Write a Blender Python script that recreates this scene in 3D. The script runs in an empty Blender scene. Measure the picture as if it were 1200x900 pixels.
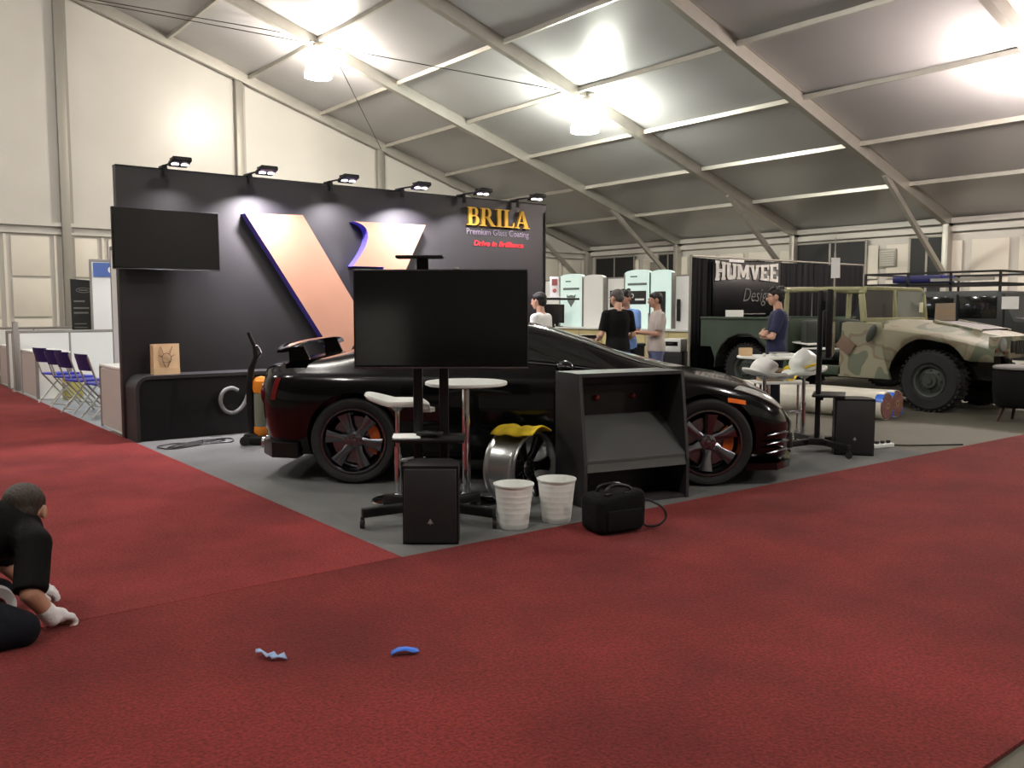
import bpy, bmesh, math, random
from mathutils import Vector as V, Matrix as M, Euler
SC = bpy.context.scene
COL = SC.collection
R = math.radians
rng = random.Random(11)

# ---------------------------------------------------------------- materials
def lin(c):
    c = c / 255.0
    return c / 12.92 if c <= 0.04045 else ((c + 0.055) / 1.055) ** 2.4
def rgb(c):
    return (lin(c[0]), lin(c[1]), lin(c[2]), 1.0)
MATS = {}
def mat(name, col, rough=0.5, metal=0.0, var=0.0, scale=6.0, bump=0.0, bscale=60.0, emit=None, estr=0.0, coat=0.0, spec=0.5, trans=0.0, detail=4.0, stretch=None):
    m = bpy.data.materials.new(name)
    m.use_nodes = True
    nt = m.node_tree
    b = nt.nodes['Principled BSDF']
    c = rgb(col)
    b.inputs['Base Color'].default_value = c
    b.inputs['Roughness'].default_value = rough
    b.inputs['Metallic'].default_value = metal
    b.inputs['Specular IOR Level'].default_value = spec
    if coat:
        b.inputs['Coat Weight'].default_value = coat
        b.inputs['Coat Roughness'].default_value = 0.04
    if trans:
        b.inputs['Transmission Weight'].default_value = trans
    if emit:
        b.inputs['Emission Color'].default_value = rgb(emit)
        b.inputs['Emission Strength'].default_value = estr
    if var or bump:
        tc = nt.nodes.new('ShaderNodeTexCoord')
        src = tc.outputs['Object']
        if stretch:
            mp = nt.nodes.new('ShaderNodeMapping')
            mp.inputs['Scale'].default_value = stretch
            nt.links.new(src, mp.inputs['Vector'])
            src = mp.outputs['Vector']
    if var:
        n = nt.nodes.new('ShaderNodeTexNoise')
        n.inputs['Scale'].default_value = scale
        n.inputs['Detail'].default_value = detail
        nt.links.new(src, n.inputs['Vector'])
        r = nt.nodes.new('ShaderNodeValToRGB')
        r.color_ramp.elements[0].position = 0.3
        r.color_ramp.elements[1].position = 0.7
        r.color_ramp.elements[0].color = tuple(max(0, x * (1 - var)) for x in c[:3]) + (1,)
        r.color_ramp.elements[1].color = tuple(min(1, x * (1 + var)) for x in c[:3]) + (1,)
        nt.links.new(n.outputs['Fac'], r.inputs['Fac'])
        nt.links.new(r.outputs['Color'], b.inputs['Base Color'])
    if bump:
        n2 = nt.nodes.new('ShaderNodeTexNoise')
        n2.inputs['Scale'].default_value = bscale
        n2.inputs['Detail'].default_value = 3.0
        nt.links.new(src, n2.inputs['Vector'])
        bp = nt.nodes.new('ShaderNodeBump')
        bp.inputs['Strength'].default_value = bump
        bp.inputs['Distance'].default_value = 0.02
        nt.links.new(n2.outputs['Fac'], bp.inputs['Height'])
        nt.links.new(bp.outputs['Normal'], b.inputs['Normal'])
    MATS[name] = m
    return m

# ---------------------------------------------------------------- mesh builder
def basis(d, up=V((0, 0, 1))):
    d = V(d).normalized()
    if abs(d.dot(up)) > 0.98:
        up = V((1, 0, 0))
    s = d.cross(up).normalized()
    u = s.cross(d).normalized()
    return d, s, u
class MB:
    def __init__(self):
        self.v = []; self.f = []; self.mi = []
    def add(self, vs, fs, mi=0):
        o = len(self.v)
        self.v += [tuple(x) for x in vs]
        self.f += [tuple(i + o for i in f) for f in fs]
        self.mi += [mi] * len(fs)
        return self
    def addbm(self, bm, mx=None, mi=0):
        bm.verts.index_update()
        vs = [(mx @ v.co) if mx else v.co.copy() for v in bm.verts]
        self.add(vs, [[v.index for v in f.verts] for f in bm.faces], mi)
        bm.free()
        return self
    def box(self, c, s, rz=0.0, bev=0.0, mi=0, mx=None, seg=2):
        m = (mx or M()) @ M.Translation(V(c)) @ M.Rotation(rz, 4, 'Z')
        if bev <= 0:
            x, y, z = s[0] / 2, s[1] / 2, s[2] / 2
            vs = [m @ V(p) for p in [(-x, -y, -z), (x, -y, -z), (x, y, -z), (-x, y, -z), (-x, -y, z), (x, -y, z), (x, y, z), (-x, y, z)]]
            return self.add(vs, [(0, 3, 2, 1), (4, 5, 6, 7), (0, 1, 5, 4), (1, 2, 6, 5), (2, 3, 7, 6), (3, 0, 4, 7)], mi)
        bm = bmesh.new()
        bmesh.ops.create_cube(bm, size=1)
        bmesh.ops.scale(bm, vec=V(s), verts=bm.verts)
        bmesh.ops.bevel(bm, geom=bm.edges[:], offset=min(bev, min(s) * 0.49), segments=seg, affect='EDGES', profile=0.5)
        return self.addbm(bm, m, mi)
    def bar(self, p0, p1, w, h, mi=0, up=V((0, 0, 1)), bev=0.0):
        p0, p1 = V(p0), V(p1)
        d, s, u = basis(p1 - p0, up)
        L = (p1 - p0).length
        m = M((d, s, u)).transposed().to_4x4()
        m.translation = (p0 + p1) / 2
        return self.box((0, 0, 0), (L, w, h), 0, bev, mi, m)
    def cyl(self, p0, p1, r0, r1=None, n=16, cap=True, mi=0):
        if r1 is None: r1 = r0
        p0, p1 = V(p0), V(p1)
        d, s, u = basis(p1 - p0)
        vs = []
        for p, r in ((p0, r0), (p1, r1)):
            for i in range(n):
                a = 2 * math.pi * i / n
                vs.append(p + (s * math.cos(a) + u * math.sin(a)) * r)
        fs = [(i, i + n, (i + 1) % n + n, (i + 1) % n) for i in range(n)]
        if cap:
            fs += [tuple(range(n)), tuple(range(2 * n - 1, n - 1, -1))]
        return self.add(vs, fs, mi)
    def tube(self, pts, r, n=8, closed=False, mi=0):
        pts = [V(p) for p in pts]
        k = len(pts)
        vs = []; prev = None
        for i, p in enumerate(pts):
            a = pts[(i - 1) % k] if (closed or i > 0) else p
            b = pts[(i + 1) % k] if (closed or i < k - 1) else p
            t = (b - a).normalized()
            if prev is None:
                d, s, u = basis(t)
            else:
                s = prev - t * prev.dot(t)
                s = s.normalized() if s.length > 1e-6 else basis(t)[1]
                u = s.cross(t)
            prev = s
            rr = r[i] if isinstance(r, (list, tuple)) else r
            for j in range(n):
                an = 2 * math.pi * j / n
                vs.append(p + (s * math.cos(an) + u * math.sin(an)) * rr)
        fs = []
        for i in range(k if closed else k - 1):
            for j in range(n):
                a, b = i * n + j, i * n + (j + 1) % n
                c, d2 = ((i + 1) % k) * n + (j + 1) % n, ((i + 1) % k) * n + j
                fs.append((a, d2, c, b))
        if not closed:
            fs += [tuple(range(n)), tuple(range(k * n - 1, (k - 1) * n - 1, -1))]
        return self.add(vs, fs, mi)
    def lathe(self, prof, n=32, mx=None, mi=0, a0=0.0, a1=2 * math.pi):
        m = mx or M()
        full = abs(a1 - a0 - 2 * math.pi) < 1e-6
        cnt = n if full else n + 1
        vs = []
        for r, z in prof:
            for i in range(cnt):
                a = a0 + (a1 - a0) * i / n
                vs.append(m @ V((r * math.cos(a), r * math.sin(a), z)))
        fs = []
        for k in range(len(prof) - 1):
            for i in range(n):
                j = (i + 1) % cnt
                fs.append((k * cnt + i, k * cnt + j, (k + 1) * cnt + j, (k + 1) * cnt + i))
        return self.add(vs, fs, mi)
    def prism(self, poly, depth, mx=None, mi=0, side=None):
        """poly in local xy, extruded along local z from 0 to depth"""
        m = mx or M()
        n = len(poly)
        vs = [m @ V((p[0], p[1], 0)) for p in poly] + [m @ V((p[0], p[1], depth)) for p in poly]
        self.add(vs, [tuple(range(n - 1, -1, -1)), tuple(range(n, 2 * n))], mi)
        o = len(self.v) - 2 * n
        self.f += [(o + i, o + (i + 1) % n, o + n + (i + 1) % n, o + n + i) for i in range(n)]
        self.mi += [mi if side is None else side] * n
        return self
    def ell(self, c, r, mx=None, nu=20, nv=12, mi=0):
        m = M.Translation(V(c)) @ (mx.to_4x4() if mx else M())
        vs = [m @ V((0, 0, -r[2]))]
        for j in range(1, nv):
            b = -math.pi / 2 + math.pi * j / nv
            for i in range(nu):
                a = 2 * math.pi * i / nu
                vs.append(m @ V((r[0] * math.cos(b) * math.cos(a), r[1] * math.cos(b) * math.sin(a), r[2] * math.sin(b))))
        vs.append(m @ V((0, 0, r[2])))
        fs = [(0, 1 + (i + 1) % nu, 1 + i) for i in range(nu)]
        for j in range(nv - 2):
            for i in range(nu):
                a = 1 + j * nu + i; b = 1 + j * nu + (i + 1) % nu
                fs.append((a, b, b + nu, a + nu))
        t = len(vs) - 1; o = 1 + (nv - 2) * nu
        fs += [(t, o + i, o + (i + 1) % nu) for i in range(nu)]
        return self.add(vs, fs, mi)
    def cap(self, p0, p1, r0, r1=None, n=14):
        if r1 is None: r1 = r0
        self.cyl(p0, p1, r0, r1, n)
        self.ell(p0, (r0,) * 3, None, n, 8)
        self.ell(p1, (r1,) * 3, None, n, 8)
        return self
    def loft(self, rings, caps=True, mi=0, closed=True):
        n = len(rings[0])
        vs = [p for r in rings for p in r]
        fs = []
        for k in range(len(rings) - 1):
            for i in range(n if closed else n - 1):
                j = (i + 1) % n
                fs.append((k * n + i, k * n + j, (k + 1) * n + j, (k + 1) * n + i))
        if caps:
            fs += [tuple(range(n - 1, -1, -1)), tuple(range((len(rings) - 1) * n, len(rings) * n))]
        return self.add(vs, fs, mi)
    def mesh(self, name, fix=True):
        me = bpy.data.meshes.new(name)
        me.from_pydata(self.v, [], self.f)
        me.polygons.foreach_set('material_index', self.mi)
        if fix:
            bm = bmesh.new(); bm.from_mesh(me)
            bmesh.ops.recalc_face_normals(bm, faces=bm.faces)
            bm.to_mesh(me); bm.free()
        me.update()
        return me
    def build(self, name, m, parent=None, smooth=35, fix=True, **kw):
        return link(name, self.mesh(name, fix), m, parent, smooth, **kw)

def link(name, me, m, parent=None, smooth=35, **kw):
    if not isinstance(m, (list, tuple)): m = [m]
    for x in m: me.materials.append(MATS[x] if isinstance(x, str) else x)
    if smooth:
        me.polygons.foreach_set('use_smooth', [True] * len(me.polygons))
        me.set_sharp_from_angle(angle=R(smooth))
    o = bpy.data.objects.new(name, me)
    COL.objects.link(o)
    if parent is not None: o.parent = parent
    for k, v in kw.items(): o[k] = v
    return o

def thing(name, label, cat, loc=(0, 0, 0), rz=0.0, group=None):
    o = bpy.data.objects.new(name, None)
    COL.objects.link(o)
    o.empty_display_size = 0.1
    o.location = loc; o.rotation_euler = (0, 0, rz)
    return tag(o, label, cat, group)
def tag(o, label, cat, group=None):
    o['label'] = label; o['category'] = cat
    if group: o['group'] = group
    return o
def place(o, loc, rz=0.0):
    o.location = loc; o.rotation_euler = (0, 0, rz); return o
def struct(mb, name, m, smooth=30, **kw):
    o = mb.build(name, m, None, smooth)
    o['kind'] = 'structure'
    for k, v in kw.items(): o[k] = v
    return o
def dup(root, loc, rz, label, group=None):
    def cp(o, par):
        c = o.copy(); COL.objects.link(c)
        if par is not None: c.parent = par
        for ch in [x for x in bpy.data.objects if x.parent == o]:
            cp(ch, c)
        return c
    r = cp(root, None)
    r.location = loc; r.rotation_euler = (0, 0, rz)
    r['label'] = label
    if group: r['group'] = group
    return r
def evaluated(o):
    """the object's mesh with its modifiers applied"""
    dg = bpy.context.evaluated_depsgraph_get()
    dg.update()
    me = bpy.data.meshes.new_from_object(o.evaluated_get(dg))
    return me
def fuse(mb, voxel, it=6, fac=0.5):
    """one continuous skin over overlapping pieces"""
    me = mb.mesh('tmp')
    o = bpy.data.objects.new('tmp', me); COL.objects.link(o)
    r = o.modifiers.new('r', 'REMESH'); r.mode = 'VOXEL'; r.voxel_size = voxel
    s = o.modifiers.new('s', 'SMOOTH'); s.factor = fac; s.iterations = it
    out = evaluated(o)
    bpy.data.objects.remove(o); bpy.data.meshes.remove(me)
    return out
def cut(o_me, cutters):
    o = bpy.data.objects.new('tmp', o_me); COL.objects.link(o)
    tmp = []
    for mb in cutters:
        c = bpy.data.objects.new('tmpc', mb.mesh('tmpc')); COL.objects.link(c); tmp.append(c)
        b = o.modifiers.new('b', 'BOOLEAN'); b.operation = 'DIFFERENCE'; b.object = c; b.solver = 'EXACT'
    out = evaluated(o)
    bpy.data.objects.remove(o)
    for c in tmp: bpy.data.objects.remove(c)
    return out
def text_mesh(body, size, depth=0.0, shear=0.0, offset=0.0, align='LEFT', spacing=1.0, width=None):
    cu = bpy.data.curves.new('t', 'FONT')
    cu.body = body; cu.size = size; cu.extrude = depth; cu.shear = shear; cu.offset = offset
    cu.align_x = align; cu.space_character = spacing; cu.resolution_u = 3
    o = bpy.data.objects.new('t', cu); COL.objects.link(o)
    me = evaluated(o)
    bpy.data.objects.remove(o); bpy.data.curves.remove(cu)
    if width:
        xs = [v.co.x for v in me.vertices]
        k = width / (max(xs) - min(xs))
        for v in me.vertices: v.co.x *= k
    return me
def xform(me, mx):
    me.transform(mx); return me
# frame for things drawn on a vertical plane facing -Y: local x -> +X, local y -> +Z, local z -> -Y
FACE = M(((1, 0, 0, 0), (0, 0, -1, 0), (0, 1, 0, 0), (0, 0, 0, 1)))
# frame facing -X: local x -> -Y, local y -> +Z, local z -> -X
FACEX = M(((0, 0, -1, 0), (-1, 0, 0, 0), (0, 1, 0, 0), (0, 0, 0, 1)))
# ---------------------------------------------------------------- palette
mat('vinyl_cream', (194, 190, 183), 0.34, var=0.04, scale=0.7, bump=0.03, bscale=1.2)
mat('panel_cream', (216, 209, 197), 0.5, var=0.04, scale=1.5)
mat('alu', (176, 172, 164), 0.42, metal=0.55, var=0.06, scale=3)
mat('alu_dull', (150, 146, 138), 0.5, metal=0.4)
mat('steel_cable', (90, 86, 80), 0.45, metal=0.6)
mat('night_gap', (18, 18, 19), 0.55)
mat('black_matte', (25, 24, 25), 0.62)
mat('black_panel', (38, 36, 38), 0.55, var=0.05, scale=2)
mat('black_satin', (16, 16, 17), 0.42, spec=0.35)
mat('black_gloss', (9, 9, 10), 0.12, spec=0.6)
mat('screen', (5, 5, 5), 0.1, spec=0.55, var=0.05, scale=2)
mat('rubber', (22, 22, 22), 0.75, var=0.1, scale=30, bump=0.2, bscale=120)
mat('black_fabric', (14, 14, 15), 0.9, spec=0.2, bump=0.35, bscale=180)
mat('car_black', (4, 4, 5), 0.12, coat=0.35, spec=0.3)
mat('car_glass', (15, 20, 18), 0.05, spec=0.8, coat=0.5)
mat('dark_chrome', (122, 123, 130), 0.22, metal=1.0)
mat('chrome', (215, 215, 218), 0.09, metal=1.0)
mat('brake_orange', (196, 92, 22), 0.4)
mat('amber', (226, 104, 26), 0.25, spec=0.6)
mat('tail_red', (98, 16, 20), 0.22)
mat('lamp_clear', (168, 170, 166), 0.18, spec=0.9)
mat('rim_silver', (160, 162, 162), 0.3, metal=0.85)
mat('copper', (184, 138, 114), 0.42, metal=0.35, var=0.03, scale=3)
mat('violet_side', (92, 82, 190), 0.5)
mat('gold', (226, 178, 72), 0.36, metal=0.45, var=0.05, scale=4)
mat('mauve_text', (140, 128, 142), 0.6)
mat('red_text', (214, 50, 58), 0.5)
mat('white_plastic', (236, 238, 234), 0.32)
mat('white_matte', (238, 238, 236), 0.6)
mat('white_paper', (232, 232, 232), 0.75)
mat('kraft', (204, 172, 132), 0.8, var=0.06, scale=9)
mat('cardboard', (166, 140, 108), 0.85, var=0.06, scale=8)
mat('hatch_brown', (108, 88, 74), 0.7)
mat('board_tan', (150, 134, 116), 0.8)
mat('ink', (92, 62, 42), 0.8)
mat('yellow_cloth', (232, 200, 40), 0.8, var=0.12, scale=14, bump=0.3, bscale=60)
mat('blue_tape', (44, 108, 214), 0.35)
mat('pale_tape', (128, 158, 196), 0.4, var=0.15, scale=40)
mat('blue_chair', (48, 60, 190), 0.4)
mat('navy_back', (28, 30, 96), 0.45)
mat('blue_sign', (70, 98, 166), 0.5)
mat('yellow_card', (196, 186, 96), 0.7)
mat('wood_pale', (206, 190, 138), 0.55, var=0.07, scale=3, stretch=(1, 6, 1))
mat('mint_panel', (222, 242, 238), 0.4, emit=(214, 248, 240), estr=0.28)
mat('grey_print', (112, 118, 118), 0.6)
mat('red_roll', (132, 90, 82), 0.85, var=0.2, scale=25)
mat('wrap_white', (222, 218, 204), 0.35, var=0.05, scale=4, bump=0.25, bscale=9)
mat('green_paint', (54, 68, 54), 0.55, var=0.15, scale=2.2)
mat('olive_dark', (48, 54, 48), 0.6, var=0.08, scale=3)
mat('tan_tube', (150, 148, 112), 0.55, var=0.1, scale=6)
mat('dark_truck', (44, 48, 48), 0.42, var=0.06, scale=3)
mat('truck_glass', (20, 22, 22), 0.1, spec=0.7)
mat('clear_glass', (120, 126, 120), 0.08, spec=0.6)
mat('skin', (200, 158, 134), 0.55, var=0.05, scale=12)
mat('skin_tan', (184, 140, 116), 0.55, var=0.05, scale=12)
mat('hair_black', (22, 20, 20), 0.5, bump=0.6, bscale=90, stretch=(1, 1, 0.3))
mat('hair_brown', (48, 38, 30), 0.6, bump=0.6, bscale=110, stretch=(1, 1, 0.3))
mat('hair_grey', (74, 70, 68), 0.55, bump=0.5, bscale=90)
mat('tee_black', (12, 12, 13), 0.9, spec=0.2, bump=0.2, bscale=30)
mat('tee_navy', (30, 35, 68), 0.85, bump=0.2, bscale=30)
mat('tee_blue', (122, 160, 222), 0.85, bump=0.2, bscale=30)
mat('tee_white', (228, 228, 226), 0.85, bump=0.2, bscale=30)
mat('polo_grey', (186, 176, 170), 0.85, bump=0.2, bscale=30)
mat('denim', (84, 90, 122), 0.85, var=0.1, scale=20)
mat('trouser_dark', (17, 18, 26), 0.9, spec=0.2, bump=0.2, bscale=25)
mat('glove', (225, 224, 226), 0.8, bump=0.2, bscale=90)
mat('eye_white', (224, 220, 214), 0.3)
mat('eye_dark', (28, 22, 18), 0.2)
mat('lip', (160, 92, 84), 0.5)
mat('vac_orange', (228, 138, 40), 0.35)
mat('vac_clear', (120, 122, 108), 0.2, spec=0.6)
mat('hose_grey', (118, 118, 118), 0.4, bump=0.4, bscale=120)
mat('red_pouch', (170, 34, 52), 0.6)
mat('dark_wood', (62, 40, 26), 0.5, var=0.15, scale=8)
mat('curtain_black', (15, 15, 17), 0.9, spec=0.2)
mat('banner_black', (30, 30, 32), 0.45)
mat('banner_white', (206, 204, 198), 0.6, var=0.12, scale=9)
mat('banner_grey', (112, 112, 110), 0.6)
mat('cable_black', (18, 18, 19), 0.5)
mat('grey_post', (150, 146, 142), 0.45, metal=0.3)
mat('counter_grey', (196, 188, 182), 0.6)
mat('lime', (190, 206, 40), 0.5)
mat('counter_dark', (64, 64, 63), 0.6)
mat('red_knob', (150, 40, 36), 0.35)
mat('yellowish', (226, 226, 190), 0.7)
mat('alu_dull_fabric', (120, 118, 116), 0.8)
mat('carpet_blue_grey', (150, 158, 164), 0.9, var=0.06, scale=2)
mat('added_strip_tube', (240, 244, 255), 0.4, emit=(232, 238, 255), estr=70)  # glow of the added booth light
mat('led', (255, 250, 255), 0.4, emit=(255, 246, 255), estr=9.0)

def carpet_mat(name, col, seed):
    m = mat(name, col, 0.95, spec=0.06)
    nt = m.node_tree; b = nt.nodes['Principled BSDF']
    tc = nt.nodes.new('ShaderNodeTexCoord')
    mp = nt.nodes.new('ShaderNodeMapping'); mp.inputs['Location'].default_value = (seed, seed * 2, 0)
    nt.links.new(tc.outputs['Object'], mp.inputs['Vector'])
    def noise(s, d, rough=0.55):
        n = nt.nodes.new('ShaderNodeTexNoise'); n.inputs['Scale'].default_value = s; n.inputs['Detail'].default_value = d
        n.inputs['Roughness'].default_value = rough
        nt.links.new(mp.outputs['Vector'], n.inputs['Vector']); return n
    big = noise(0.9, 5, 0.6); fine = noise(70, 4, 0.7)
    def ramp(n, a, c0, c1, p0=0.35, p1=0.65):
        r = nt.nodes.new('ShaderNodeValToRGB'); r.color_ramp.elements[0].position = p0; r.color_ramp.elements[1].position = p1
        r.color_ramp.elements[0].color = c0; r.color_ramp.elements[1].color = c1
        nt.links.new(n.outputs['Fac'], r.inputs['Fac']); return r
    c = rgb(col)
    r1 = ramp(big, 0, (c[0] * .68, c[1] * .62, c[2] * .62, 1), (c[0] * 1.2, c[1] * 1.22, c[2] * 1.22, 1))
    r2 = ramp(fine, 0, (.45, .42, .42, 1), (1.5, 1.6, 1.6, 1), .3, .7)
    mx = nt.nodes.new('ShaderNodeMix'); mx.data_type = 'RGBA'; mx.blend_type = 'MULTIPLY'; mx.inputs[0].default_value = 1.0
    nt.links.new(r1.outputs['Color'], mx.inputs[6]); nt.links.new(r2.outputs['Color'], mx.inputs[7])
    nt.links.new(mx.outputs[2], b.inputs['Base Color'])
    bp = nt.nodes.new('ShaderNodeBump'); bp.inputs['Strength'].default_value = 0.6; bp.inputs['Distance'].default_value = 0.01
    nt.links.new(fine.outputs['Fac'], bp.inputs['Height']); nt.links.new(bp.outputs['Normal'], b.inputs['Normal'])
    b.inputs['Sheen Weight'].default_value = 0.06
    b.inputs['Sheen Roughness'].default_value = 0.6
    return m
carpet_mat('carpet_red', (108, 32, 30), 3.0)
carpet_mat('carpet_red_pale', (119, 40, 39), 17.0)
mat('carpet_grey', (102, 103, 102), 0.95, var=0.1, scale=1.6, bump=0.3, bscale=160, spec=0.2)
mat('floor_olive', (92, 89, 78), 0.75, var=0.1, scale=0.9, spec=0.3)

def camo_mat():
    m = mat('camo', (150, 146, 112), 0.6)
    nt = m.node_tree; b = nt.nodes['Principled BSDF']
    tc = nt.nodes.new('ShaderNodeTexCoord')
    n = nt.nodes.new('ShaderNodeTexNoise'); n.inputs['Scale'].default_value = 2.3; n.inputs['Detail'].default_value = 1.5
    mp = nt.nodes.new('ShaderNodeMapping'); mp.inputs['Location'].default_value = (4.3, 1.2, .7)
    nt.links.new(tc.outputs['Object'], mp.inputs['Vector']); nt.links.new(mp.outputs['Vector'], n.inputs['Vector'])
    r = nt.nodes.new('ShaderNodeValToRGB'); r.color_ramp.interpolation = 'CONSTANT'
    e = r.color_ramp.elements
    e[0].position = 0; e[0].color = rgb((98, 104, 86))
    e[1].position = .43; e[1].color = rgb((136, 133, 111))
    x = e.new(.55); x.color = rgb((120, 108, 90))
    x = e.new(.60); x.color = rgb((128, 126, 106))
    x = e.new(.68); x.color = rgb((98, 106, 92))
    nt.links.new(n.outputs['Fac'], r.inputs['Fac']); nt.links.new(r.outputs['Color'], b.inputs['Base Color'])
camo_mat()
def ceiling_mat():
    m = mat('roof_vinyl', (178, 177, 179), 0.3, var=0.05, scale=0.5, spec=0.5, bump=0.05, bscale=0.9)
ceiling_mat()
# ================================================================ setting
XE, HE, SL, XR = 23.56, 3.653, 0.3197, -1.5
YG, BAY = 25.57, 4.667
def zr(x):
    return HE + SL * (XE - x) if x > XR else HE + SL * (XE - XR) - SL * (XR - x)
XL = 2 * XR - XE
YF = YG - 9 * BAY       # the far gable behind the viewer

mb = MB(); mb.box(((XE + XL) / 2, (YG + YF) / 2, -0.1), (XE - XL, YG - YF, 0.2))
struct(mb, 'floor', 'floor_olive')

UPM = 0.17   # membrane above the rafter line
mb = MB()
nx = 24
for side in (0, 1):
    xs = [XR + (XE - XR) * i / nx for i in range(nx + 1)] if side == 0 else [XL + (XR - XL) * i / nx for i in range(nx + 1)]
    ys = [YF + (YG - YF) * j / 36 for j in range(37)]
    vs = []
    for x in xs:
        for y in ys:
            ph = ((YG - y) / BAY) % 1.0
            vs.append((x, y, zr(x) + UPM - 0.05 * math.sin(math.pi * ph)))
    n = len(ys)
    mb.add(vs, [(i * n + j, i * n + j + 1, (i + 1) * n + j + 1, (i + 1) * n + j) for i in range(nx) for j in range(n - 1)])
struct(mb, 'ceiling', 'roof_vinyl', 60)

# gable wall: tight vinyl above, moulded panels below
def gable(name, y, facing):
    mb = MB()
    top = [(XL, 0), (XE, 0), (XE, HE + UPM), (XR, zr(XR) + UPM), (XL, HE + UPM)]
    mb.prism([(p[0], p[1]) for p in top], 0.06, M.Translation((0, y + (0.06 if facing < 0 else 0), 0)) @ FACE)
    return struct(mb, name, 'vinyl_cream')
gable('wall_back', YG + 0.06, -1)
gable('wall_front', YF - 0.12, 1)
tn = 0
def trim(mb, m='alu', label=None):
    global tn
    tn += 1
    return struct(mb, 'trim_%d' % tn, m)
# lower moulded wall panels along the gable
mb = MB()
x = XE - 0.35
while x > -4:
    for z0, z1 in ((0.15, 1.15), (1.2, 2.18), (2.24, 3.26)):
        mb.box((x - 0.5, YG + 0.03, (z0 + z1) / 2), (0.88, 0.05, z1 - z0), 0, 0.02)
    mb.box((x + 0.08, YG + 0.03, 1.7), (0.06, 0.07, 3.2))
    x -= 1.155
trim(mb, 'panel_cream')
mb = MB(); mb.box(((XE - 4) / 2, YG - 0.02, 3.58), (XE + 4, 0.12, 0.1)); mb.box(((XE - 4) / 2, YG - 0.01, 3.36), (XE + 4, 0.08, 0.06))
trim(mb, 'vinyl_cream')
for x in (0.42, 5.07, 9.76, 14.37, 18.98):
    mb = MB(); mb.box((x, YG - 0.06, zr(x) / 2), (0.22, 0.16, zr(x)), 0, 0.02)
    mb.box((x + 0.16, YG - 0.0, zr(x) / 2), (0.08, 0.05, zr(x)))
    trim(mb, 'alu_dull')
# eave walls
def eave(name, x, s):
    mb = MB(); mb.box((x + s * 0.06, (YG + YF) / 2, (HE + UPM) / 2), (0.06, YG - YF, HE + UPM))
    return struct(mb, name, 'vinyl_cream')
eave('wall_right', XE + 0.03, 1)
eave('wall_left', XL - 0.03, -1)
# moulded panels along the right eave
mb = MB()
y = YG - 0.5
while y > -6:
    for z0, z1 in ((0.15, 1.1), (1.15, 2.2), (2.25, 3.2)):
        mb.box((XE - 0.0, y - 0.55, (z0 + z1) / 2), (0.05, 0.94, z1 - z0), 0, 0.02)
    y -= 1.166
trim(mb, 'panel_cream')
mb = MB(); mb.box((XE - 0.03, (YG + YF) / 2, 3.5), (0.1, YG - YF, 0.14))
mb.box((XE - 0.05, (YG + YF) / 2, HE + 0.06), (0.12, YG - YF, 0.14))
trim(mb, 'vinyl_cream')
# dark openings
wn = 0
for y0, y1, z0, z1 in ((25.1, 23.05, 0.1, 3.34), (21.85, 20.95, 0.1, 3.34), (16.2, 13.9, 0.1, 3.36), (12.62, 11.66, 0.1, 3.34)):
    wn += 1
    mb = MB(); mb.box((XE - 0.045, (y0 + y1) / 2, (z0 + z1) / 2), (0.05, y0 - y1, z1 - z0))
    w = struct(mb, 'window_%d' % wn, 'night_gap')
    mb = MB()
    for yy in (y0, (y0 + y1) / 2, y1): mb.box((XE - 0.07, yy, (z0 + z1) / 2), (0.03, 0.06, z1 - z0))
    for zz in (z0, z1): mb.box((XE - 0.07, (y0 + y1) / 2, zz), (0.03, y0 - y1, 0.06))
    mb.build('window_frame', 'alu_dull', w)
# wall vents
for y, z, lab in ((22.0, 2.82, 'grey louvred wall vent behind the arched white display panels'), (13.25, 2.82, 'square grey louvred wall vent above the dark truck roof rack')):
    t = thing('wall_vent', lab, 'vent', (XE - 0.03, y, z))
    mb = MB(); mb.box((-0.03, 0, 0), (0.05, 0.5, 0.5), 0, 0.01); mb.build('vent_frame', 'alu_dull', t)
    mb = MB()
    for k in range(7): mb.box((-0.06, 0, -0.19 + k * 0.063), (0.03, 0.42, 0.035))
    mb.build('louvre', 'alu', t)
# rafters, eave posts, knee braces
ridge = zr(XR)
for k in range(9):
    Y = YG - k * BAY
    if k == 0: Y -= 0.12
    for s in (1, -1):
        if s < 0 and k > 5: continue
        xe = XE if s > 0 else XL
        mb = MB(); mb.bar((xe, Y, HE + 0.02), (XR, Y, ridge + 0.02), 0.16, 0.28, 0, V((0, 0, 1)))
        mb.bar((xe, Y, HE + 0.18), (XR, Y, ridge + 0.18), 0.24, 0.04)
        trim(mb, 'alu')
        mb = MB(); mb.box((xe - s * 0.14, Y, HE / 2), (0.26, 0.16, HE), 0, 0.01); mb.box((xe - s * 0.14, Y, 0.01), (0.4, 0.34, 0.02))
        trim(mb, 'alu')
        if 0 <= k < 8:
            mb = MB(); mb.bar((xe - s * 3.3, Y, zr(xe - s * 3.3) - 0.1), (xe - s * 0.24, Y, 2.3), 0.1, 0.13)
            trim(mb, 'alu')
# purlins, one run each
for i in range(11):
    for s in (1, -1):
        d = 0.02 + i * 2.25
        if i == 0: continue
        if s < 0 and i % 2: continue
        x = XE - d if s > 0 else XL + d
        mb = MB(); mb.box((x, (YG + YF) / 2, zr(x) + 0.09), (0.075, YG - YF, 0.1), 0, 0)
        trim(mb, 'alu')
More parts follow.
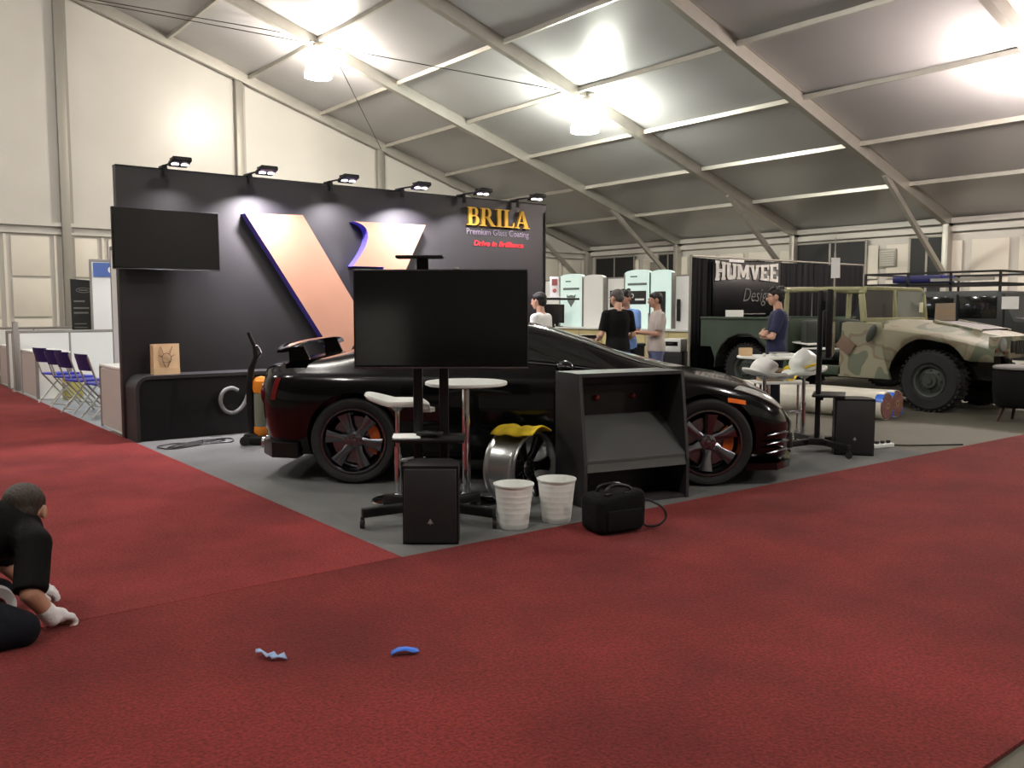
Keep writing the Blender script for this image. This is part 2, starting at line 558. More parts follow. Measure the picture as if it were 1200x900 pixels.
# bracing cables
for a, b, lab in (((14.2, 16.36, zr(14.2) - .05), (5.5, 25.4, zr(5.5) - .1), 'long thin bracing cable from middle lamp up to the white end wall'),
                  ((10.6, 21.0, zr(10.6) - .05), (14.37, 25.4, zr(14.37) - 0.1), 'thin bracing cable from the far lamp down to the wall post'),
                  ((9.4, 21.0, zr(9.4) - .05), (5.3, 25.4, zr(5.3) - 0.1), 'thin bracing cable from the far lamp up along the tent gable')):
    a, b = V(a), V(b)
    mb = MB(); mb.tube([a + (b - a) * t for t in (0, .25, .5, .75, 1)], 0.012, 6)
    tag(mb.build('bracing_cable', 'steel_cable'), lab, 'cable')
# carpets
mb = MB(); mb.box((8.2, 2.69, 0.008), (29.6, 3.056, 0.016))
tag(mb.build('red_carpet', 'carpet_red', smooth=0), 'long deep red carpet across the front of the booth, two blue tape scraps on it', 'carpet')
mb = MB(); mb.box((0.72, 14.6, 0.007), (3.54, 20.74, 0.014))
tag(mb.build('red_carpet', 'carpet_red_pale', smooth=0), 'paler red carpet running back beside the booth to the blue chairs', 'carpet')
mb = MB(); mb.box((5.46, 7.12, 0.004), (5.92, 5.78, 0.008))
tag(mb.build('grey_carpet', 'carpet_grey', smooth=0), 'grey booth carpet under the black sports car', 'carpet')
# ---------------------------------------------------------------- hall lamps
def hall_lamp(loc, label, m, power):
    t = thing('hall_lamp', label, 'lamp', loc)
    mb = MB(); mb.box((0, 0, 0.05), (0.5, 0.1, 0.06), R(20), 0.01); mb.box((0, 0, 0.1), (0.1, 0.5, 0.05), R(20), 0.01); mb.cyl((0, 0, 0.1), (0, 0, 0.42), 0.025)
    mb.build('bracket', 'alu_dull', t)
    mb = MB(); mb.lathe([(0.0, 0.03), (0.13, 0.03), (0.17, -0.04), (0.17, -0.14), (0.0, -0.14)], 24); mb.build('ballast_housing', 'alu', t)
    mb = MB(); mb.lathe([(0.0, -0.15), (0.22, -0.15), (0.33, -0.72), (0.33, -0.78), (0.0, -0.8)], 28); mb.build('diffuser', m, t)
    return t
def lampmat(name, col, s):
    mat(name, (240, 240, 235), 0.5, emit=col, estr=s)
lampmat('lamp_warm', (255, 245, 230), 165)
lampmat('lamp_cool', (252, 255, 240), 170)
lampmat('lamp_pink', (255, 238, 228), 235)
lampmat('lamp_day', (255, 250, 240), 190)
hall_lamp((10.05, 20.9, 7.95), 'bright hanging hall lamp at the far roof joint above the end wall', 'lamp_warm', 0)
hall_lamp((14.8, 16.24, 6.46), 'bright hanging hall lamp at the middle rafter above the black lettered banner', 'lamp_cool', 0)
hall_lamp((16.9, 6.75, 5.9), 'bright hanging hall lamp over the roofs of the military trucks', 'lamp_pink', 0)
for x, y in ((3.0, 11.57), (-6.0, 18.6), (-4.0, 2.2), (6.0, -2.4), (14.0, -7.1), (-5.0, 9.0)):  # lamps out of view, added to keep the tent evenly lit
    hall_lamp((x, y, zr(x) - 0.05), 'unseen hanging hall lamp added overhead to light the tent', 'lamp_day', 0)['group'] = 'added hall lamps overhead'
# ================================================================ black booth wall
YW, HW = 10.04, 2.91
t = thing('booth_wall', 'tall black display wall with copper emblem and gold lettering behind the sports car', 'booth wall', (5.445, YW, 0))
mb = MB(); mb.box((0, 0.06, HW / 2), (5.91, 0.12, HW), 0, 0.006); mb.build('wall_panel', 'black_panel', t)
mb = MB(); mb.box((0, 0.06, HW + 0.006), (5.91, 0.13, 0.012)); mb.build('top_cap', 'black_satin', t)
# copper emblem, two raised pieces with violet edges
def raised(poly, z):
    mb = MB(); mb.prism([(p[0] - 5.445, p[1]) for p in poly], 0.14, M.Translation((0, 0, 0)) @ FACE, 0, 1)
    return mb
a = [(3.83, 2.485), (4.53, 2.51), (5.36, 1.22), (5.0, 0.70)]
raised(a, 0).build('emblem_panel', ['copper', 'violet_side'], t, 0)
cur = []
for k in range(13):
    u = k / 12
    p0, p1, p2, p3 = V((5.21, 2.475)), V((5.50, 2.43)), V((5.42, 2.2)), V((5.18, 1.93))
    cur.append((p0 * (1 - u) ** 3 + p1 * 3 * u * (1 - u) ** 2 + p2 * 3 * u * u * (1 - u) + p3 * u ** 3)[:2])
b = cur + [(5.62, 1.93), (5.42, 1.62), (5.62, 1.3), (6.24, 2.49)]
raised(b, 0).build('emblem_panel', ['copper', 'violet_side'], t, 0)
# BRILA in gold serif letters
def ring(cx, cy, rx, ry, ix, iy, a0=-90, a1=90, n=14):
    o = [(cx + rx * math.cos(R(a0 + (a1 - a0) * i / n)), cy + ry * math.sin(R(a0 + (a1 - a0) * i / n))) for i in range(n + 1)]
    i_ = [(cx + ix * math.cos(R(a0 + (a1 - a0) * i / n)), cy + iy * math.sin(R(a0 + (a1 - a0) * i / n))) for i in range(n, -1, -1)]
    return o + i_
def rect(x0, y0, x1, y1): return [(x0, y0), (x1, y0), (x1, y1), (x0, y1)]
SF = 0.05
def stem(x, w, ser=0.07, top=True, bot=True):
    p = [rect(x, 0, x + w, 1)]
    if top: p.append(rect(x - ser, 1 - SF, x + w + ser, 1))
    if bot: p.append(rect(x - ser, 0, x + w + ser, SF))
    return p
LET = {
    'B': (stem(.1, .2, .09) + [rect(.3, .93, .42, 1), rect(.3, .49, .44, .56), rect(.3, 0, .46, .07), ring(.42, .745, .24, .255, .07, .185), ring(.46, .28, .27, .28, .09, .21)], .80),
    'R': (stem(.1, .2, .09) + [rect(.3, .93, .42, 1), rect(.3, .45, .42, .52), ring(.42, .725, .26, .275, .08, .205), [(.36, .47), (.58, .47), (.86, .07), (.95, .06), (.95, 0), (.68, 0)]], .94),
    'I': (stem(.14, .22, .1), .50),
    'L': (stem(.1, .2, .09) + [rect(.3, 0, .68, .07), [(.60, .07), (.68, .07), (.72, .30), (.68, .30)]], .74),
    'A': ([[(.12, 0), (.42, 1), (.52, 1), (.5, .86), (.2, 0)], [(.42, 1), (.58, 1), (.92, 0), (.66, 0)], rect(.26, .28, .72, .36), rect(.02, 0, .32, SF), rect(.56, 0, 1.0, SF)], 1.0)}
mb = MB(); x = 0
for ch in 'BRILA':
    polys, w = LET[ch]
    for k, p in enumerate(polys):
        mb.prism([(x + q[0], q[1]) for q in p], 0.035 + 0.0006 * k, M())
    x += w
k = 1.09 / (x - .02)
X0 = 6.975 - 5.445
mx = M.Translation((X0, 0, 2.545)) @ FACE @ M.Diagonal((k, 0.245, 1, 1))
me = mb.mesh('gold_lettering'); xform(me, mx); link('gold_lettering', me, 'gold', t, 0)
me = text_mesh('Premium Glass Coating', 0.12, 0.003, width=1.09); xform(me, M.Translation((X0, -0.004, 2.425)) @ FACE)
link('tagline_lettering', me, 'mauve_text', t, 0)
me = text_mesh('Drive in Brilliance', 0.1, 0.003, shear=0.25, offset=0.004, width=0.88); xform(me, M.Translation((X0 + 0.12, -0.004, 2.275)) @ FACE)
link('slogan_lettering', me, 'red_text', t, 0)
mb = MB(); mb.box((2.93, 0.06, 1.4), (0.02, 0.14, 2.8)); mb.build('edge_profile', 'black_satin', t)

# six arm spotlights clamped to the wall top
WORD = ['first', 'second', 'third', 'fourth', 'fifth', 'sixth']
for i, x in enumerate((3.03, 3.98, 4.99, 6.0, 6.96, 7.88)):
    t = thing('arm_spotlight', '%s black arm spotlight along the booth wall top, counted from the blue chairs' % WORD[i], 'spotlight', (x, YW - 0.02, HW + 0.012), 0, 'arm spotlights along the black wall')
    mb = MB(); mb.box((-0.04, 0.06, 0.02), (0.05, 0.16, 0.03), 0, 0.005); mb.box((-0.04, -0.025, -0.04), (0.04, 0.02, 0.1)); mb.build('clamp', 'black_satin', t)
    mb = MB(); mb.tube([(-0.04, 0.0, 0.03), (-0.035, -0.08, 0.03), (-0.02, -0.2, 0.03), (0, -0.30, 0.03)], 0.011, 8); mb.build('arm', 'black_satin', t)
    h = MB(); h.box((0, -0.40, 0.02), (0.2, 0.2, 0.05), 0, 0.015, 0, M.Translation((0, -0.4, 0.02)) @ M.Rotation(R(-14), 4, 'X') @ M.Translation((0, 0.4, -0.02)))
    for q in range(4): h.box((0, -0.34 - q * 0.04, 0.05), (0.17, 0.012, 0.02))
    hd = h.build('lamp_head', 'black_satin', t)
    mb = MB()
    for dx in (-0.05, 0.05):
        mb.cyl((dx, -0.40, -0.003), (dx, -0.40, -0.013), 0.038, 0.036, 16)
    mb.build('lens', 'led', hd)
    L = bpy.data.lights.new('spot_beam', 'AREA'); L.energy = (6, 68, 26, 68, 16, 9)[i]; L.color = (1.0, 0.93, 1.0)
    L.shape = 'RECTANGLE'; L.size = 0.18; L.size_y = 0.08; L.spread = R(125)
    o = bpy.data.objects.new('spot_beam', L); COL.objects.link(o); o.parent = t
    o.location = (0, -0.40, -0.03)
    d = V((0, 0.05, -0.9)); o.rotation_euler = d.to_track_quat('-Z', 'Y').to_euler()

# ---------------------------------------------------------------- flat screens
def screen_body(t, w, h, mx=None, thick=0.05):
    m = mx or M()
    mb = MB(); mb.box((0, 0.02, 0), (w, thick, h), 0, 0.008, 0, m); mb.box((0, 0.06, -h * 0.08), (w * 0.6, 0.05, h * 0.55), 0, 0.015, 0, m)
    c = mb.build('casing', 'black_satin', t)
    mb = MB(); mb.box((0, -0.008, 0.006), (w - 0.022, 0.006, h - 0.034), 0, 0, 0, m); mb.build('screen', 'screen', t)
    mb = MB()
    mb.box((0, -0.009, -h / 2 + 0.006), (w, 0.01, 0.012), 0, 0.002, 0, m); mb.build('bezel_strip', 'dark_chrome', t)
    return c
t = thing('wall_tv', 'flat black television mounted on the black booth wall above the brown bag', 'television', (2.93, 9.79, 2.135), R(0))
screen_body(t, 1.11, 0.64)
mb = MB(); mb.bar((0, 0.08, 0), (0, 0.25, 0), 0.16, 0.16); mb.box((0, 0.24, 0), (0.4, 0.02, 0.4)); mb.build('wall_bracket', 'black_satin', t)

# long black counter with a rounded end
t = thing('display_counter', 'long low black counter with rounded end against the booth wall', 'counter', (2.49, YW - 0.005, 0))
W, D, H = 2.42, 0.40, 0.70
mb = MB()
prof = [(0.02, 0)]
for k in range(9):
    a = math.pi - (math.pi / 2) * k / 8
    prof.append((0.02 + 0.14 + 0.14 * math.cos(a), H - 0.14 + 0.14 * math.sin(a)))
prof += [(W, H), (W, H - 0.035)]
ins = []
for k in range(9):
    a = math.pi / 2 + (math.pi / 2) * k / 8
    ins.append((0.16 + 0.105 * math.cos(a), H - 0.14 + 0.105 * math.sin(a)))
prof += ins + [(0.055, 0)]
mb.prism(prof, D, FACE); mb.build('counter_shell', 'black_panel', t, 40)
mb = MB(); mb.box((W / 2 + 0.03, -D / 2 + 0.015, (H - 0.04) / 2), (W - 0.07, D - 0.06, H - 0.04)); mb.build('front_panel', 'black_satin', t)
mb = MB(); mb.cyl((1.28, -D + 0.045, 0.60), (1.28, -D + 0.03, 0.60), 0.016, 0.016, 14); mb.build('lock', 'chrome', t)

# brown paper bag with a printed bull's head
t = thing('paper_bag', 'brown paper carrier bag with a bull print standing on the black counter', 'paper bag', (2.87, 9.82, 0.70), R(4))
mb = MB()
mb.add([(-.14, -.05, 0), (.14, -.05, 0), (.14, .05, 0), (-.14, .05, 0), (-.138, -.045, .33), (.142, -.04, .33), (.142, .045, .325), (-.138, .045, .325),
        (-.14, 0, .02), (.14, 0, .02), (-.125, 0, .31), (.125, 0, .31)],
       [(0, 3, 2, 1), (0, 1, 5, 4), (3, 7, 6, 2), (1, 9, 11, 5), (9, 2, 6, 11), (3, 8, 10, 7), (8, 0, 4, 10)])
mb.build('bag_body', 'kraft', t, 0)
mb = MB(); mb.box((0, -0.052, 0.035), (0.28, 0.004, 0.07)); mb.build('bottom_fold', 'kraft', t)
mb = MB()
for s in (-1, 1):
    mb.tube([(s * .012, -.052, .08), (s * .04, -.052, .14), (s * .05, -.051, .19), (s * .032, -.05, .22), (s * .05, -.05, .27), (s * .062, -.049, .30)], 0.003, 5)
    mb.tube([(s * .05, -.051, .19), (s * .085, -.05, .21)], 0.003, 5)
mb.tube([(-.04, -.051, .14), (0, -.0515, .125), (.04, -.051, .14)], 0.003, 5)
mb.tube([(-.032, -.05, .22), (0, -.05, .23), (.032, -.05, .22)], 0.003, 5)
mb.build('bull_print', 'ink', t)

# upright vacuum cleaner
t = thing('vacuum_cleaner', 'upright vacuum cleaner with orange bin caps beside the car tail', 'vacuum cleaner', (3.53, 8.80, 0), R(52))
mb = MB(); mb.box((0, -0.02, 0.055), (0.32, 0.26, 0.09), 0, 0.03); mb.box((0, 0.1, 0.07), (0.2, 0.16, 0.1), 0, 0.03); mb.build('floor_head', 'black_satin', t)
mb = MB()
for s in (-1, 1):
    mb = MB(); mb.cyl((s * 0.13, 0.14, 0.05), (s * 0.16, 0.14, 0.05), 0.05, 0.05, 18); mb.build('wheel', 'rubber', t)
mb = MB(); mb.lathe([(0, .17), (.075, .17), (.08, .2), (.08, .52), (.07, .54), (0, .54)], 24, M.Translation((0, 0.0, 0))); mb.build('dust_bin', 'vac_clear', t)
mb = MB(); mb.lathe([(0, .54), (.08, .54), (.09, .58), (.085, .66), (.05, .7), (0, .71)], 24); mb.build('bin_cap', 'vac_orange', t)
mb = MB(); mb.lathe([(0, .09), (.075, .1), (.086, .14), (.082, .19), (0, .2)], 24); mb.build('bin_base', 'vac_orange', t)
mb = MB(); mb.tube([(0, .09, .08), (0, .115, .3), (0, .12, .6), (0, .10, .78), (0, .05, .9), (0.0, .06, 1.02), (0, .12, 1.16)], [.04, .042, .04, .034, .026, .022, .02], 12); mb.build('handle', 'black_satin', t)
mb = MB(); mb.tube([(0, .03, .9), (0, .0, .95), (0, .03, 1.02), (0, .06, 1.02)], 0.016, 8); mb.build('trigger_grip', 'dark_chrome', t)
mb = MB()
# hose looping up against the counter front, in the cleaner's own frame
inv = (M.Translation((3.53, 8.80, 0)) @ M.Rotation(R(52), 4, 'Z')).inverted()
hp = [(3.50, 8.9, .55), (3.64, 9.2, .50), (3.78, 9.5, .47), (3.76, 9.60, .50), (3.70, 9.61, .45), (3.66, 9.61, .36), (3.60, 9.61, .29), (3.52, 9.61, .255), (3.44, 9.61, .28), (3.39, 9.61, .36), (3.395, 9.61, .45), (3.44, 9.61, .51), (3.52, 9.61, .53), (3.585, 9.61, .50)]
def smooth_path(p, k=5):
    p = [V(x) for x in p]; out = []
    for i in range(len(p) - 1):
        a, b, c, d = p[max(i - 1, 0)], p[i], p[i + 1], p[min(i + 2, len(p) - 1)]
        for j in range(k):
            u = j / k
            out.append(0.5 * ((2 * b) + (c - a) * u + (2 * a - 5 * b + 4 * c - d) * u * u + (3 * b - a - 3 * c + d) * u ** 3))
    return out + [p[-1]]
mb.tube([inv @ p for p in smooth_path(hp)], 0.022, 10); mb.build('hose', 'hose_grey', t)

# tangled cable on the floor
pts = []
for k in range(26):
    a = k * 1.35
    pts.append((3.0 + 0.03 * k * .55 + 0.24 * math.cos(a) - .25, 9.1 + 0.16 * math.sin(a * 1.1) + .004 * k, 0.016 + 0.004 * (k % 3)))
mb = MB(); mb.tube(smooth_path(pts, 5), 0.007, 6)
tag(mb.build('power_cable', 'cable_black'), 'tangled black cable lying on grey carpet in front of the counter', 'cable')

# small stand with a can display at the wall end
t = thing('shelf_stand', 'black column with a small shelf at the far end of the booth wall', 'stand', (8.14, 9.66, 0))
mb = MB(); mb.box((0, 0, 0.6), (0.12, 0.12, 1.54 - .34), 0, 0.006); mb.box((0, 0, 1.33), (0.2, 0.2, 0.28)); mb.build('column', 'black_satin', t)
mb = MB(); mb.box((0.16, 0, 1.545), (0.62, 0.26, 0.03), 0, 0.004); mb.build('shelf', 'black_satin', t)
mb = MB(); mb.box((0, 0, 0.015), (0.36, 0.36, 0.03), 0, 0.005); mb.build('base', 'black_satin', t)
t = thing('leaflet_box', 'small white and pink printed box standing on the black shelf at the wall end', 'box', (8.22, 9.64, 1.56), R(-30))
mb = MB(); mb.box((0, 0, 0.15), (0.12, 0.07, 0.30), 0, 0.004); mb.box((0, -0.05, 0.01), (0.15, 0.16, 0.02)); mb.build('carton', 'white_paper', t)
mb = MB(); mb.box((0, -0.0365, 0.22), (0.08, 0.003, 0.09)); mb.build('print', 'lip', t)
mb = MB(); mb.cyl((0, -0.035, 0.10), (0, -0.0385, 0.10), 0.03, 0.03, 16); mb.build('print', 'lip', t)

# ---------------------------------------------------------------- television on wheeled floor stand
def tv_stand(loc, rz, label, tvlabel, feet, tvz, cams=True):
    t = thing('tv_stand', label, 'tv stand', loc, rz)
    mb = MB()
    for s in (-1, 1): mb.box((s * 0.085, 0.0, 0.82), (0.06, 0.045, 1.50), 0, 0.006)
    mb.build('post', 'black_satin', t)
    for (fx, fy) in feet:
        mb = MB(); mb.bar((fx * 0.12, fy * 0.12, 0.10), (fx, fy, 0.10), 0.05, 0.06, 0, V((0, 0, 1)), 0.008); lg = mb.build('leg', 'black_satin', t)
        mb = MB(); mb.cyl((fx - 0.012, fy, 0.03), (fx + 0.012, fy, 0.03), 0.03, 0.03, 16); mb.cyl((fx, fy, 0.05), (fx, fy, 0.075), 0.012); mb.build('caster', 'rubber', lg)
    mb = MB(); mb.box((0, 0, 0.11), (0.3, 0.14, 0.07), 0, 0.01); mb.build('hub', 'black_satin', t)
    mb = MB(); mb.box((0.0, -0.1, 0.56), (0.46, 0.30, 0.022), 0, 0.004); mb.box((0, -0.02, 0.54), (0.3, 0.06, 0.05)); mb.build('shelf', 'black_satin', t)
    if cams:
     mb = MB(); mb.box((-0.06, -0.05, tvz + 0.385), (0.30, 0.14, 0.018), 0, 0.004); mb.box((-0.05, 0.02, tvz + 0.28), (0.075, 0.03, 0.2)); mb.build('camera_shelf', 'black_satin', t)
    mb = MB()
    for s in (-1, 1): mb.box((s * 0.14, -0.028, tvz), (0.04, 0.02, 0.42))
    mb.box((0, -0.028, tvz), (0.4, 0.025, 0.12)); mb.build('mount', 'black_satin', t)
    return t
fw_ang = -R(37.74)
FW = V((math.sin(R(37.74)), math.cos(R(37.74)), 0)); RT = V((math.cos(R(37.74)), -math.sin(R(37.74)), 0))
c1 = V((3.12, 4.90, 0.008))
tv_stand(c1, fw_ang, 'black wheeled television stand between white stool and white bins', '', [(-0.42, -0.25), (0.42, -0.25), (-0.34, 0.20), (0.30, 0.27)], 1.34)
t = thing('flat_tv', 'large black flat television on floor stand hiding the sports car cabin', 'television', c1 + FW * -0.15 + RT * 0.08 + V((0, 0, 1.328)), fw_ang)
screen_body(t, 1.11, 0.63)
mb = MB(); mb.box((0.10, -0.012, 0.322), (0.03, 0.02, 0.012), 0, 0.003); mb.build('sensor', 'lamp_clear', t)
t = thing('paper_sheet', 'white paper sheet on the shelf of the near television stand', 'paper', c1 + RT * -0.15 + FW * -0.12 + V((0, 0, 0.5715)), fw_ang + R(6))
mb = MB(); mb.prism([(-.08, -.1), (.09, -.1), (.09, .1), (-.08, .1)], 0.003, M()); mb.prism([(-.09, -.085), (.08, -.09), (.085, .1), (-.085, .105)], 0.003, M.Translation((0, 0, .003)))
mb.build('sheet', 'white_paper', t, 0)
t = thing('remote_box', 'black media box on the shelf of the near television stand', 'media box', c1 + RT * 0.0 + FW * -0.12 + V((0, 0, 0.5795)), fw_ang - R(20))
mb = MB(); mb.box((0, 0, 0.012), (0.15, 0.10, 0.022), 0, 0.006); mb.build('case', 'black_satin', t)
mb = MB(); mb.box((0.02, 0, 0.0245), (0.07, 0.05, 0.003), 0, 0.001); mb.build('lid_plate', 'black_gloss', t)

# second stand, seen edge-on, by the front of the car
c2 = V((7.66, 4.99, 0.008))
A2 = R(31)
tv_stand(c2, A2, 'black wheeled television stand seen edge-on between the sports car nose and the carpet rolls', '', [(-0.40, -0.3), (0.40, -0.3), (-0.34, 0.25), (0.34, 0.22)], 1.26, False)
m2 = M.Rotation(A2, 4, 'Z')
t = thing('flat_tv', 'black flat television seen edge-on in front of the camouflage truck', 'television', c2 + m2 @ V((0, -0.115, 0)) + V((0, 0, 1.26)), A2)
screen_body(t, 1.1, 0.63)
t = thing('paper_notice', 'white paper notice hanging on a thin cord above the edge-on television', 'notice', (7.83, 4.95, 1.80), R(-25))
mb = MB(); mb.prism([(-.048, -.1), (.05, -.095), (.045, .1), (-.05, .1)], 0.003, FACE); mb.build('sheet', 'white_paper', t, 0)
mb = MB(); mb.cyl((0.0, 0.012, -0.18), (0.0, 0.012, 0.16), 0.009, 0.009, 8); mb.cyl((0, 0.012, .16), (0, .012, .30), 0.006, .006, 8); mb.build('hanging_rod', 'alu', t)

# ---------------------------------------------------------------- loudspeakers
def speaker(loc, rz, label, w, h):
    t = thing('speaker', label, 'speaker', loc, rz)
    d = w * 0.85
    mb = MB(); prof = [(-w / 2, 0), (w / 2, 0), (w / 2, d * .55), (w * .32, d), (-w * .32, d), (-w / 2, d * .55)]
    mb.prism(prof, h, M.Translation((0, -d * .5 + 0.015, 0))); mb.build('cabinet', 'black_satin', t, 0)
    mb = MB(); mb.box((0, -d / 2 + 0.004, h * 0.5), (w - 0.02, 0.025, h - 0.03), 0, 0.01); mb.build('grille', 'black_matte', t)
    mb = MB(); mb.prism([(0.0, 0.02), (0.018, -0.012), (0.006, -0.008), (0, -0.02), (-0.006, -0.008), (-0.018, -0.012)], 0.003, M.Translation((0, -d / 2 - 0.008, h * .3)) @ FACE)
    mb.build('badge', 'grey_post', t)
    mb = MB()
    for s in (-1, 1): mb.box((s * w * 0.49, 0, h * .72), (0.012, 0.12, 0.04), 0, 0.004)
    mb.build('side_grip', 'black_matte', t)
    return t
speaker((2.85, 4.47, 0.008), fw_ang, 'black loudspeaker on the floor in front of the near television stand', 0.33, 0.47)
speaker((7.80, 4.70, 0.008), fw_ang - R(12), 'black loudspeaker on the floor at the foot of the edge-on television stand', 0.36, 0.54)

# ---------------------------------------------------------------- bar stools and round bar tables
def bar_stool(loc, rz, label, sc=1.0):
    t = thing('bar_stool', label, 'stool', loc, rz, 'white bar stools of the booth')
    mb = MB()
    rings = []
    n = 30
    def seat(z, k, lift):
        out = []
        for i in range(n):
            a = 2 * math.pi * i / n
            x = 0.235 * k * math.copysign(abs(math.cos(a)) ** 0.75, math.cos(a)); y = 0.185 * k * math.copysign(abs(math.sin(a)) ** 0.8, math.sin(a))
            up = max(0, -x - 0.05) * 0.30 + max(0, x - 0.16) * -0.5
            out.append(V((x, y, z + up * lift)))
        return out
    rings = [seat(.70, .15, 1), seat(.70, .7, 1), seat(.705, .95, 1), seat(.725, 1.0, 1), seat(.742, .97, 1), seat(.735, .8, 1), seat(.722, .5, .9), seat(.72, .1, .9)]
    mb.loft(rings); mb.build('seat', 'white_plastic', t, 50)
    mb = MB()
    for x0 in (0.17, ): 
        mb.prism([(-.07, -.05), (.05, -.05), (.08, .0), (.05, .05), (-.07, .05)], 0.03, M.Translation((x0 + .02, 0, 0.655)))
    mb.build('seat_mount', 'white_plastic', t)
    mb = MB(); mb.cyl((0, 0, .03), (0, 0, .40), .027, .027, 18); mb.cyl((0, 0, .40), (0, 0, .70), .019, .019, 16); mb.lathe([(.06, .70), (.09, .705), (.03, .66)], 20); mb.build('column', 'chrome', t)
    mb = MB(); mb.lathe([(0, .06), (.03, .058), (.05, .035), (.12, .018), (.195, .012), (.2, .004), (.2, 0), (0, 0)], 36); mb.build('base', 'chrome', t)
    mb = MB(); mb.tube([(0.02, .02, .30), (.1, .09, .30), (.19, .08, .3), (.2, 0, .3), (.19, -.08, .3), (.1, -.09, .3), (.02, -.02, .3)], .009, 8); mb.build('footrest', 'chrome', t)
    return t
bar_stool((3.235, 5.53, 0.008), fw_ang, 'white bar stool on chrome column beside the sports car rear wheel')
bar_stool((8.20, 5.52, 0.008), fw_ang + R(180), 'white bar stool holding a white plastic bag beside the edge-on television')
bar_stool((7.66, 5.62, 0.008), fw_ang + R(20), 'white bar stool close behind the car nose with a white bag on its seat')
def bar_table(loc, label, z=0.875, r=0.295):
    t = thing('bar_table', label, 'table', loc, 0, 'round white bar tables of the booth')
    mb = MB(); mb.lathe([(0, z - .03), (r - .02, z - .03), (r, z - .022), (r, z - .005), (r - .006, z), (0, z)], 48); mb.build('table_top', 'white_plastic', t)
    mb = MB(); mb.cyl((0, 0, .03), (0, 0, z - .03), .033, .033, 20); mb.lathe([(.1, z - .031), (.1, z - .04), (.035, z - .06)], 20); mb.build('column', 'chrome', t)
    mb = MB(); mb.lathe([(0, .075), (.04, .07), (.07, .045), (.16, .022), (.235, .013), (.24, .005), (.24, 0), (0, 0)], 36); mb.build('base', 'chrome', t)
    return t
bar_table((3.62, 5.215, 0.008), 'small round white bar table on chrome column behind the near television stand')
bar_table((8.50, 6.20, 0.008), 'round white bar table carrying papers before the man in navy', 0.86, 0.345)
# goods on the far table and stools
def on(label, cat, name, loc, rz, fn, group=None):
    t = thing(name, label, cat, loc, rz, group); fn(t); return t
def f_box(t):
    mb = MB(); mb.box((0, 0, .045), (.13, .09, .09), 0, .003); mb.build('carton', 'kraft', t)
    mb = MB(); mb.box((0, 0, .0915), (.13, .02, .003)); mb.build('tape_strip', 'wood_pale', t)
on('small tan cardboard box on the round table beside the man in navy', 'box', 'small_carton', (8.30, 6.36, 0.868), R(-30), f_box)
def f_papers(t):
    mb = MB()
    for k in range(4): mb.box((.01 * k, .006 * (k % 2), .004 + k * .007), (.30 - .02 * k, .21, .006), R(7 * k - 9))
    mb.build('sheets', 'white_matte', t)
    mb = MB(); mb.box((-.02, 0, .034), (.2, .14, .008), R(15)); mb.build('folder', 'grey_post', t)
on('stack of loose papers and a grey folder on the round table', 'papers', 'paper_stack', (8.64, 6.12, 0.868), R(-45), f_papers)
def plastic_bag(sx, sy, sz, seed):
    mb = MB(); r2 = random.Random(seed)
    n = 26; rings = []
    for k in range(9):
        u = k / 8
        rr = math.sin(math.pi * min(0.97, .22 + .76 * u)) ** .8
        ring_ = []
        for i in range(n):
            a = 2 * math.pi * i / n
            w = 1 + .09 * math.sin(3 * a + seed + 4 * u) + .05 * math.sin(7 * a + 5 * u) + .04 * (r2.random() - .5)
            ring_.append(V((sx * rr * w * math.cos(a), sy * rr * w * math.sin(a), sz * u)))
        rings.append(ring_)
    return mb.loft(rings)
def f_bag(t):
    plastic_bag(.2, .15, .24, 3).build('bag', 'white_plastic', t, 60)
    mb = MB(); mb.tube(smooth_path([(-.2, -.06, .05), (-.1, -.15, .08), (.06, -.16, .06), (.15, -.11, .05)], 4), .012, 6); mb.build('yellow_band', 'yellow_cloth', t)
on('crumpled white plastic bag with yellow band on the stool by the edge-on television', 'plastic bag', 'plastic_bag', (8.22, 5.54, 0.742), R(20), f_bag)
def f_bag2(t):
    plastic_bag(.15, .13, .17, 8).build('bag', 'white_matte', t, 60)
    mb = MB(); mb.box((.0, .0, .185), (.05, .03, .04), .5, .01); mb.build('knot', 'white_matte', t)
on('small white bag on the stool behind the car nose', 'plastic bag', 'plastic_bag', (7.64, 5.62, 0.742), R(0), f_bag2)
def f_cart(t):
    mb = MB(); mb.box((0, 0, .07), (.24, .17, .14), 0, .003); mb.build('carton', 'cardboard', t)
    mb = MB(); mb.bar((0, 0, .07), (0, .0, .0), .001, .001); mb.box((.05, -.088, .08), (.1, .003, .05)); mb.build('print_label', 'ink', t)
t = on('brown cardboard carton on a low trolley under the round table', 'box', 'cardboard_carton', (8.24, 5.98, 0.608), R(-30), f_cart)
def f_tape(t):
    mb = MB()
    prof = [(.055, -.025), (.085, -.025), (.085, .025), (.055, .025), (.055, -.025)]
    mb.lathe(prof, 28, M.Translation((0, 0, .085)) @ M.Rotation(R(90), 4, 'X')); mb.build('roll', 'yellow_cloth', t)
    mb = MB(); mb.lathe([(.05, -.025), (.055, -.025), (.055, .025), (.05, .025), (.05, -.025)], 24, M.Translation((0, 0, .085)) @ M.Rotation(R(90), 4, 'X')); mb.build('core', 'cardboard', t)
on('roll of yellow tape standing beside the brown carton under the round table', 'tape', 'tape_roll', (8.44, 5.86, 0.608), R(-20), f_tape)
t = thing('trolley', 'low white service trolley under the round table behind the car nose', 'trolley', (8.34, 5.92, 0.008), R(-38))
mb = MB(); mb.box((0, 0, .585), (.56, .3, .03), 0, .008); mb.build('tray', 'white_plastic', t)
